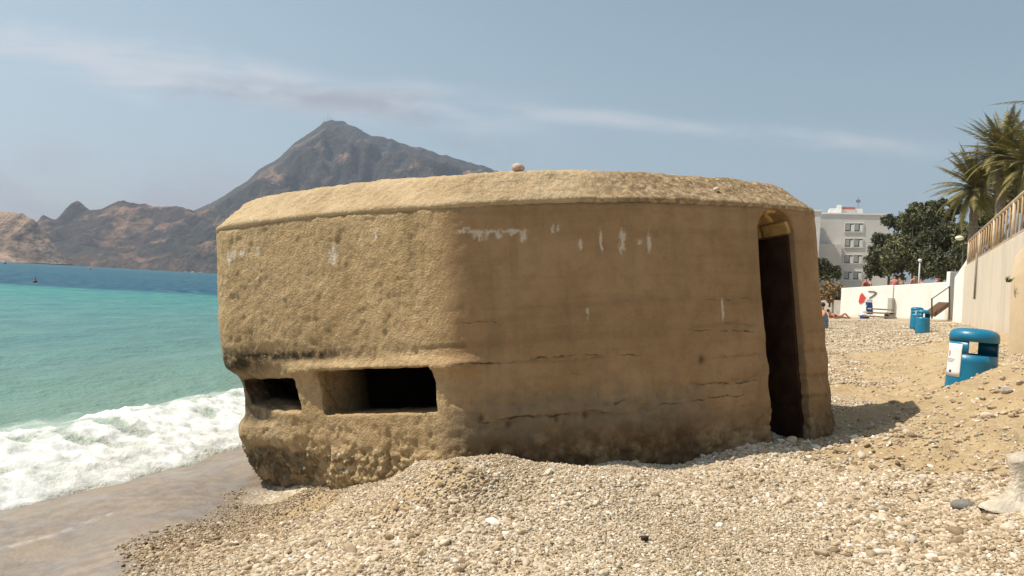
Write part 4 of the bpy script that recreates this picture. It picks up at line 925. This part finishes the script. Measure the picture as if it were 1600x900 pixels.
bm = bmesh.new(); bmesh.ops.create_uvsphere(bm, u_segments=12, v_segments=8, radius=.19, matrix=Matrix.Translation((-.05, 0, zt)) @ Matrix.Diagonal((1, 1, .6, 1))); bmobj('lamp_head', bm, mat('lamp_cream', (.75, .68, .5), .4), l2, True)

# ================================================================ trees and palms
def leafmat(c0, c1, name):
    def bld(t, b):
        co = t.node('ShaderNodeTexCoord').outputs['Object']; n = t.noise(co, .9, 4); n2 = t.node('ShaderNodeNewGeometry').outputs['Random Per Island']
        c = t.mix(t.math('ADD', t.math('MULTIPLY', n, .5), t.math('MULTIPLY', n2, .5), clamp=True), c0, c1); t.put(b.inputs['Base Color'], c)
    return mat(name, rough=.75, spec=.2, build=bld)
M_pine = leafmat((.05, .058, .03), (.135, .135, .07), 'pine_leaf'); M_olive = leafmat((.08, .095, .04), (.20, .195, .10), 'olive_leaf'); M_palm = leafmat((.09, .095, .03), (.30, .25, .10), 'palm_leaf')
M_dry = leafmat((.22, .15, .07), (.42, .30, .15), 'dry_leaf'); M_bark = vary((.16, .12, .09), .3, 5, .6, name='bark'); M_ptr = vary((.24, .19, .14), .35, 7, .8, name='palm_bark')
def crown_mesh(blobs, n, leaf, seed):
    r = np.random.default_rng(seed); out = []; big = blobs; blobs = []
    for (bx, by, bz, br, bf) in big:
        for _ in range(8):
            d = r.normal(size=3); d /= np.linalg.norm(d); blobs.append((bx + d[0] * br * .68, by + d[1] * br * .68, bz + d[2] * br * .68 * bf, br * r.uniform(.28, .5), r.uniform(.55, .95)))
    vol = np.array([b_[3] ** 2 for b_ in blobs]); vol = vol / vol.sum()
    for (bx, by, bz, br, bf), k in zip(blobs, (vol * n).astype(int)):
        nc = max(6, k // 26)
        dirs = r.normal(size=(nc, 3)); dirs /= np.linalg.norm(dirs, axis=1)[:, None]; rad = br * r.uniform(.45, 1.05, nc) ** .6
        cen = np.array([bx, by, bz]) + dirs * rad[:, None] * np.array([1, 1, bf])
        idx = r.integers(0, nc, k); P_ = cen[idx] + r.normal(size=(k, 3)) * br * .24
        u = r.normal(size=(k, 3)); u /= np.linalg.norm(u, axis=1)[:, None]; v = np.cross(u, r.normal(size=(k, 3))); v /= np.linalg.norm(v, axis=1)[:, None]
        s = leaf * r.uniform(.5, 1.3, k)[:, None]; out.append(np.stack([P_ - u * s - v * s * .35, P_ + u * s - v * s * .5, P_ + u * s * .8 + v * s * .45, P_ - u * s * .7 + v * s * .4], 1))
    return quads('crown', np.concatenate(out).reshape(-1, 3))
def tree(name, loc, blobs, n, leaf, M, label, seed, trunk=None, group=None):
    t = empty(name, loc, label, 'tree', group); link('crown', crown_mesh(blobs, n, leaf, seed), M, t)
    bm = bmesh.new(); top = max(b_[2] for b_ in blobs); b0 = blobs[0]
    bmcyl(bm, (0, 0, 0), (b0[0] * .4, b0[1] * .4, b0[2] * .75), b0[3] * .11, b0[3] * .06, 8)
    for b_ in blobs: bmcyl(bm, (b0[0] * .3, b0[1] * .3, b0[2] * .55), (b_[0], b_[1], b_[2]), b0[3] * .055, .03, 6)
    bmobj('trunk', bm, M_bark, t, True); return t
def px_tree(name, u, v_base, d, blobs_px, n, leaf, M, label, seed, group=None):
    base = at(u, v_base, d); base.z = max(.9, min(base.z, 2.2)); bl = []
    for (bu, bv, br, bd, bf) in blobs_px: p = at(bu, bv, d + bd) - base; bl.append((p.x, p.y, p.z, br / FPX * d, bf))
    return tree(name, base, bl, n, leaf, M, label, seed, group=group)
GT = 'trees behind the far white wall'
px_tree('pine_tree', 1388, 470, 78, [(1388, 372, 24, 0, .9), (1400, 345, 18, 2, .7), (1380, 405, 26, -2, .9), (1370, 425, 18, 0, .8), (1398, 350, 14, 1, .8)], 13000, .13, M_pine, 'dark pine in front of the grey apartment block, leftmost of the trees', 5, GT)
px_tree('pine_tree', 1425, 470, 72, [(1428, 365, 34, 0, 1), (1435, 335, 20, 2, .9), (1412, 400, 30, -2, 1), (1440, 400, 34, -1, 1), (1400, 425, 20, -2, .8), (1425, 335, 12, 0, 1)], 22000, .13, M_olive, 'broad olive green tree directly behind the lamp post', 6, GT)
px_tree('pine_tree', 1470, 470, 66, [(1470, 360, 36, 0, 1), (1480, 325, 22, 1, .8), (1460, 325, 14, 1, 1), (1480, 405, 34, -2, 1), (1462, 395, 30, 2, 1), (1496, 370, 24, 0, 1)], 22000, .13, M_pine, 'very dark dense tree left of the railing end under the palms', 7, GT)
px_tree('leafy_tree', 1560, 430, 52, [(1545, 335, 30, 0, .9), (1575, 310, 28, 0, .9), (1600, 290, 34, 0, 1), (1530, 355, 24, 0, .9), (1520, 370, 24, -1, .9)], 11000, .13, M_olive, 'green shrubby tree filling the gap under the palms above the railing', 8, GT)
# bushes by the building
px_tree('bush', 1300, 470, 60, [(1290, 422, 16, 0, .7), (1308, 424, 12, 0, .7), (1283, 412, 12, 0, .8)], 3000, .14, M_pine, 'dark green bush beside the bunker edge at the foot of the apartment block', 9)
px_tree('dry_bush', 1296, 480, 54, [(1298, 452, 16, 0, .95), (1290, 462, 15, 0, .8), (1306, 461, 12, 0, .8)], 3500, .10, M_dry, 'rounded dry brown bush left of the far white wall', 10)
def frond(vs, r, L, a, e0, droop, wl_, n=26):
    """one feather leaf: rib plus leaflets"""
    ca, sa = math.cos(a), math.sin(a); P_ = Vector((0, 0, 0)); e = e0; st_ = L / n; side = Vector((-sa, ca, 0))
    for i in range(n):
        d = Vector((ca * math.cos(e), sa * math.cos(e), math.sin(e))); Q_ = P_ + d * st_; up = side.cross(d) * -1
        wr = .02 * (1 - i / n) + .006; vs += [P_ - side * wr, P_ + side * wr, Q_ + side * wr, Q_ - side * wr]
        if i > 1:
            ll = wl_ * math.sin(math.pi * min(1, (i + 2) / n * .92 + .06)) * r.uniform(.8, 1.1)
            for s in (-1, 1):
                for k in (0, .5):
                    b0 = P_ + (Q_ - P_) * k
                    t_ = (side * s * .8 + d * .65 + Vector((0, 0, -.28 + r.uniform(-.15, .15)))).normalized() * ll; wv = d * .025
                    vs += [b0 - wv, b0 + wv, b0 + t_ + wv * .2, b0 + t_ - wv * .2]
        P_ = Q_; e -= droop / n
def palm(u, v, d, L, nf, label, seed, zb=2.2, wl_=.36, azs=None):
    c = at(u, v, d); t = empty('palm_tree', (c.x, c.y, zb), label, 'palm tree', 'palms above the railing'); H_ = c.z - zb; r = random.Random(seed); vs = []
    for i in range(nf):
        f_ = i / nf; a = i * 2.399 + r.uniform(-.2, .2); e = R_(86 - 128 * f_ + r.uniform(-10, 10)); v0 = len(vs); frond(vs, r, L * r.uniform(.8, 1.08), a, e, R_(18 + 38 * r.random() + 18 * f_), wl_)
    o = link('crown', quads('crown', [(p[0], p[1], p[2] + H_) for p in vs]), M_palm, t)
    bm = bmesh.new(); segs = 22; rings_ = []
    for i in range(segs + 1):
        z = H_ * i / segs; rad = .19 + (.035 if i % 2 else 0) + (.06 if i > segs - 3 else 0); rings_.append([bm.verts.new((math.cos(a) * rad, math.sin(a) * rad, z)) for a in np.linspace(0, 2 * math.pi, 13)[:-1]])
    for la, lb in zip(rings_[:-1], rings_[1:]):
        for i in range(12): bm.faces.new((la[i], la[(i + 1) % 12], lb[(i + 1) % 12], lb[i]))
    bmobj('trunk', bm, M_ptr, t); return t
palm(1524, 295, 40, 2.7, 84, 'lower bushy palm with its pale trunk behind the start of the railing', 31)
palm(1567, 243, 38, 2.8, 84, 'taller bushy palm to the right, its crown in the upper right of the view', 32)
palm(1612, 258, 36, 2.7, 76, 'palm at the right edge, its crown half out of view above the railing', 33)
palm(1684, 168, 27, 3.6, 20, 'tall palm of which only two drooping fronds reach into the upper right corner', 34, wl_=.30)

# ================================================================ apartment building
M_bld = vary((.60, .58, .555), .08, .3, 0, .9, name='facade_grey'); M_bwh = vary((.72, .71, .68), .1, .5, name='facade_white'); M_glass = mat('window_glass', (.14, .15, .16), .2, .5); M_shut = mat('shutter', (.34, .35, .33), .7)
DB = 130.0; c0 = at(1262, 445, DB); c1 = at(1386, 445, DB - 4)
bd = empty('apartment_building', (c0.x, c0.y, 1.0), 'grey four storey apartment block behind the trees with two columns of windows', 'building')
dvec = Vector((c1.x - c0.x, c1.y - c0.y, 0)); Lb = dvec.length; ang = math.atan2(dvec.y, dvec.x); bd.rotation_euler = (0, 0, ang); Hb = at(1325, 335, DB - 2).z - 1.0
def bloc(u, v):
    """point on the facade plane in building coordinates (x along, z up)"""
    o_ = Vector((0, 0, EYE)); nrm = Vector((-dvec.y, dvec.x, 0)).normalized(); r_ = at(u, v, 1) - o_; t_ = (Vector((c0.x, c0.y, 0)) - o_).dot(nrm) / r_.dot(nrm); p = o_ + r_ * t_ - Vector((c0.x, c0.y, 1.0))
    return p.dot(dvec.normalized()), p.z
bm = bmesh.new(); bmbox(bm, Lb / 2, 6, Hb / 2, Lb, 12, Hb); bmobj('wall', bm, M_bld, bd)
bm = bmesh.new(); bmbox(bm, Lb / 2, 6, Hb + .12, Lb + .3, 12.3, .24); bmobj('roof', bm, M_bwh, bd)
for v in (355.5, 379.5, 405, 430.5):
    for u in (1327.5, 1341.5):
        x, z = bloc(u + (355 - v) * .035, v); bm = bmesh.new()
        for (sx_, sz_, dx, dz_) in ((1.5, .09, 0, .72), (1.7, .12, 0, -.75), (.09, 1.45, -.72, 0), (.09, 1.45, .72, 0)): bmbox(bm, x + dx, -.05, z + dz_, sx_, .16, sz_)
        fr = bmobj('window', bm, M_bwh, bd)
        bm = bmesh.new(); bmbox(bm, x, -.02, z, 1.34, .06, 1.36); bmobj('pane', bm, M_glass, fr)
        bm = bmesh.new(); bmbox(bm, x - .30, -.07, z + .1, .66, .05, 1.1); bmobj('shutter', bm, M_shut, fr)
        bm = bmesh.new(); bmbox(bm, x + .42, -.07, z - .1, .42, .05, 1.1); bmobj('curtain', bm, M_bwh, fr)
x0, z0 = bloc(1297, 333); x1, z1 = bloc(1350, 333); bm = bmesh.new(); bmbox(bm, (x0 + x1) / 2, 5, Hb + .75, x1 - x0, 5, 1.1); bmobj('penthouse', bm, M_bwh, bd)
xx, zz = bloc(1312, 330); bm = bmesh.new(); bmbox(bm, xx, 2, Hb + 1.0, .7, .7, 1.6); bmobj('chimney', bm, M_white, bd)
xa, _ = bloc(1317, 330); xb, _ = bloc(1338, 330); bm = bmesh.new(); bmbox(bm, (xa + xb) / 2, 2.4, Hb + 1.35, xb - xa, .2, .35); bmobj('roof_trim', bm, mat('red_tile', (.45, .13, .09), .8), bd)
xx, zz = bloc(1345, 303); bm = bmesh.new(); bmcyl(bm, (xx, 4, Hb + 1.2), (xx, 4, zz), .07, .05, 6); bmbox(bm, xx, 4, zz - .7, .7, .1, .5); bmobj('antenna', bm, mat('antenna_grey', (.2, .22, .25), .5), bd)
xq, _ = bloc(1313, 400); bm = bmesh.new(); bmbox(bm, xq / 2, -1.1, (Hb - 5.2) / 2, xq, 2.2, Hb - 5.2); o = bmobj('lower_wing', bm, M_bld, bd)
nb = empty('apartment_building', (c0.x - 17.5, c0.y - 6, 1.0), 'plain grey block standing left of the four storey building, hidden by the bunker', 'building', rot=(0, 0, ang))
bm = bmesh.new(); bmbox(bm, 8, 5, (Hb - 1) / 2, 15.0, 12, Hb - 1); bmobj('wall', bm, M_bld, nb); bm = bmesh.new(); bmbox(bm, 8, 5, Hb - .88, 15.3, 12.3, .24); bmobj('roof', bm, M_bwh, nb)

# ================================================================ hills across the bay
def hill(name, ridge, depth, w_front, w_back, seed, Mh, label, amp, u0, u1, nu=520, nd=110):
    us = np.linspace(u0, u1, nu); rv = np.interp(us, [p[0] for p in ridge], [p[1] for p in ridge]) + 3.4 * fbm(P3(us, us * 0), 1 / 13, 5, .65, seed=seed)
    vh = 452 + (us - 800) * math.tan(ROLL); Hh = np.maximum((vh - rv) / math.cos(ROLL), 0) / FPX * depth + EYE
    t = np.concatenate([np.linspace(-1, 0, nd), np.linspace(0, 1, 40)[1:]])
    T, U = np.meshgrid(t, us, indexing='ij'); HH = np.broadcast_to(Hh, T.shape)
    Yd = depth + np.where(T < 0, T * w_front, T * w_back); Xd = (U - 800) / FPX * depth * (1 + 0 * T)
    P_ = np.stack([Xd.ravel(), Yd.ravel(), np.zeros(T.size)], 1)
    ero = fbm(P_, 1 / 260, 6, .55, seed=seed); rid = 1 - np.abs(fbm(P_ * np.array([1, .45, 1]), 1 / 150, 5, .5, seed=seed + 9)) * 2
    prof_ = np.where(T.ravel() < 0, (1 - np.abs(T.ravel())) ** (1.15 + .5 * vnoise(P_, 1 / 300, seed + 3)), 1 - sst(T.ravel(), 0, 1))
    prof_ = np.where((T.ravel() > -.985) & (T.ravel() < 0), .05 * np.clip(.8 + fbm(P_, 1 / 60, 3, seed=seed + 30), 0, 2) + .95 * prof_, prof_)
    edge = np.clip(4 * prof_ * (1 - prof_), 0, 1)
    Z = HH.ravel() * np.clip(prof_ + edge * amp * (ero * .9 + (rid - .5) * .55), 0, 1.2)
    Z = Z + fbm(P_, 1 / 40, 3, seed=seed + 20) * 5 * sst(Z, 5, 60); Z = np.where(T.ravel() <= -.999, -4, Z)
    ua = 800 + Xd.ravel() / Yd.ravel() * FPX; Hu = np.interp(ua, us, Hh) * Yd.ravel() / depth     # no spur may top the crest line behind it
    Z = np.minimum(Z, Hu * (1 - .06 * sst(np.abs(T.ravel()), 0, .3)))
    me = gridmesh(name, Xd, Yd, Z.reshape(T.shape)); o = link(name, me, Mh); return tag(o, label, 'hill', kind='structure')
def hill_mat(rock, scrub, scrub2, rocky, name):
    def bld(t, b):
        co = t.node('ShaderNodeTexCoord').outputs['Object']; z = t.node('ShaderNodeSeparateXYZ', i_0=co).outputs[2]; ng_ = t.node('ShaderNodeSeparateXYZ', i_0=t.node('ShaderNodeNewGeometry').outputs['Normal']).outputs[2]
        n = t.noise(co, .011, 7, .6); n2 = t.noise(co, .05, 5, .6); n3 = t.noise(t.scale(co, (1, 1, .35)), .03, 6, .65)
        c = t.mix(t.mapr(n2, .35, .65), scrub, scrub2)
        f = t.math('ADD', t.mapr(n, .5 - rocky, .62 - rocky), t.mapr(z, 6, 45, .22, 0)); f = t.math('MULTIPLY', f, t.mapr(n3, .42, .58, .25, 1), clamp=True)
        c = t.mix(f, c, t.mix(t.mapr(n3, .4, .65), rock, tuple(x * .6 for x in rock))); t.put(b.inputs['Base Color'], c)
        bn = t.node('ShaderNodeBump', i_Distance=16.0, i_Height=t.math('ADD', n3, n2), i_Strength=.8); t.put(b.inputs['Normal'], bn.outputs[0])
    return mat(name, rough=.95, spec=.05, build=bld)
R1 = [(-700, 330), (-300, 300), (200, 395), (290, 333), (335, 310), (370, 288), (400, 262), (425, 246), (450, 222), (475, 205), (490, 192), (503, 187), (516, 188), (530, 194), (560, 207), (600, 218), (640, 230), (700, 247), (755, 262), (850, 290), (950, 325), (1060, 375), (1180, 430), (1400, 478), (1500, 492)]
R2 = [(-700, 340), (-200, 350), (0, 338), (50, 350), (62, 336), (80, 345), (92, 332), (103, 318), (113, 313), (122, 318), (132, 328), (152, 328), (168, 318), (186, 313), (205, 317), (225, 321), (255, 322), (272, 323), (290, 326), (310, 332), (340, 345), (420, 370), (600, 410), (900, 450), (1200, 478), (1500, 492)]
R3 = [(-700, 352), (-150, 338), (-40, 328), (0, 331), (30, 334), (48, 342), (62, 360), (80, 382), (98, 404), (104, 412), (200, 419), (300, 424)]
hill('hills', R1, 2500, 1050, 900, 301, hill_mat((.34, .22, .16), (.034, .038, .035), (.056, .052, .044), -.035, 'mountain_scrub'), 'dark scrub covered mountain with a pointed summit across the bay', .38, -700, 1500)
hill('hills', R2, 1950, 480, 500, 331, hill_mat((.38, .23, .15), (.032, .030, .028), (.072, .052, .040), .02, 'headland_scrub'), 'lower brown and green hills with a small peak along the far shore', .42, -700, 1500)
hill('hills', R3, 1450, 170, 300, 361, hill_mat((.52, .36, .25), (.05, .042, .03), (.17, .115, .08), .14, 'cliff_rock'), 'pale tan cliff headland at the left edge of the view', .40, -700, 106)
# summit masts
sm_ = at(512, 188, 2500); mast = empty('radio_mast', (sm_.x, sm_.y, sm_.z - 8), 'thin pale radio mast cluster on the mountain summit', 'mast')
M_mast = mat('mast_grey', (.5, .45, .45), .6)
for dx, h_ in ((-12, 20), (0, 34), (9, 24), (20, 18)):
    bm = bmesh.new(); bmcyl(bm, (dx, 0, 0), (dx, 0, h_), 1.1, .5, 6); bmobj('pole', bm, M_mast, mast)
bm = bmesh.new(); bmbox(bm, 14, -4, 5, 14, 8, 8); bmobj('hut', bm, mat('hut_white', (.6, .6, .6), .8), mast)

# boats and buoys
def buoy(u, v, d, s, label, colr):
    p = at(u, v, d); t = empty('buoy', (p.x, p.y, 0), label, 'buoy', 'buoys on the sea'); bm = bmesh.new(); bmesh.ops.create_uvsphere(bm, u_segments=16, v_segments=10, radius=s * .5, matrix=Matrix.Translation((0, 0, s * .25)) @ Matrix.Diagonal((1, 1, .9, 1)))
    bmcyl(bm, (0, 0, s * .5), (0, 0, s * 1.25), s * .22, s * .05, 10); bmobj('float', bm, mat('buoy_paint', colr, .5), t, True)
    bm = bmesh.new(); bmcyl(bm, (0, 0, s * 1.2), (0, 0, s * 1.5), s * .07, seg=8); bmobj('top_mark', bm, mat('buoy_dark', (.05, .03, .04), .5), t)
d1 = EYE * FPX / 31; buoy(55, 437, d1, .36, 'dark red buoy floating near the turquoise water line', (.25, .03, .04))
buoy(141, 418, 420, 1.3, 'small pale orange buoy far out in front of the cliffs', (.5, .25, .18))
buoy(8, 413, 480, 1.2, 'tiny dark buoy at the extreme left of the horizon water', (.02, .05, .06))
M_hull = mat('hull_white', (.8, .8, .8), .4); M_cab = mat('cabin_glass', (.08, .1, .12), .3)
def boat(u, d, L, label, rot):
    p = at(u, 425, d); t = empty('boat', (p.x, p.y, 0), label, 'boat', 'boats moored off the far shore', (0, 0, rot)); bm = bmesh.new(); W_ = L * .3; st = []
    for (x, k, zb_) in ((-.5, .8, .0), (-.2, 1, -.02), (.15, .9, 0), (.38, .5, .03), (.5, .03, .08)):
        st.append([bm.verts.new(q_) for q_ in ((x * L, -W_ / 2 * k, L * .16 + zb_ * L), (x * L, -W_ / 3 * k, -.1), (x * L, W_ / 3 * k, -.1), (x * L, W_ / 2 * k, L * .16 + zb_ * L))])
    for a, b_ in zip(st[:-1], st[1:]):
        for i in range(4): bm.faces.new((a[i], a[(i + 1) % 4], b_[(i + 1) % 4], b_[i]))
    bm.faces.new(st[0]); bm.faces.new(st[-1][::-1]); bmesh.ops.recalc_face_normals(bm, faces=bm.faces); bmobj('hull', bm, M_hull, t)
    bm = bmesh.new(); bmbox(bm, -.05 * L, 0, L * .25, L * .35, W_ * .6, L * .16); bmobj('cabin', bm, M_hull, t, bevel=.05); bm = bmesh.new(); bmbox(bm, .0 * L, 0, L * .27, L * .26, W_ * .62, L * .06); bmobj('windscreen', bm, M_cab, t)
boat(290, 1150, 7.0, 'largest white boat moored under the far hills, left of the group', .3)
boat(301, 1200, 6.5, 'white motor boat in the middle of the moored group', 2.8)
boat(315, 1250, 7.0, 'white boat nearest the bunker edge in the moored group', .1)

# ================================================================ haze
bm = bmesh.new(); bmbox(bm, 0, 2800, 398, 9800, 6240, 806)
hz = bmobj('haze', bm, None); hz.data.materials.clear()
HM = bpy.data.materials.new('haze_air'); HM.use_nodes = True; HM.node_tree.nodes.clear(); hn = NT(HM.node_tree)
pv = hn.node('ShaderNodeVolumePrincipled'); pv.inputs['Color'].default_value = (.66, .78, 1, 1); pv.inputs['Density'].default_value = .00015; pv.inputs['Anisotropy'].default_value = .2
ho = hn.node('ShaderNodeOutputMaterial'); hn.l.new(pv.outputs[0], ho.inputs['Volume']); hz.data.materials.append(HM); tag(hz, 'pale sea haze over the bay', 'haze', kind='stuff')
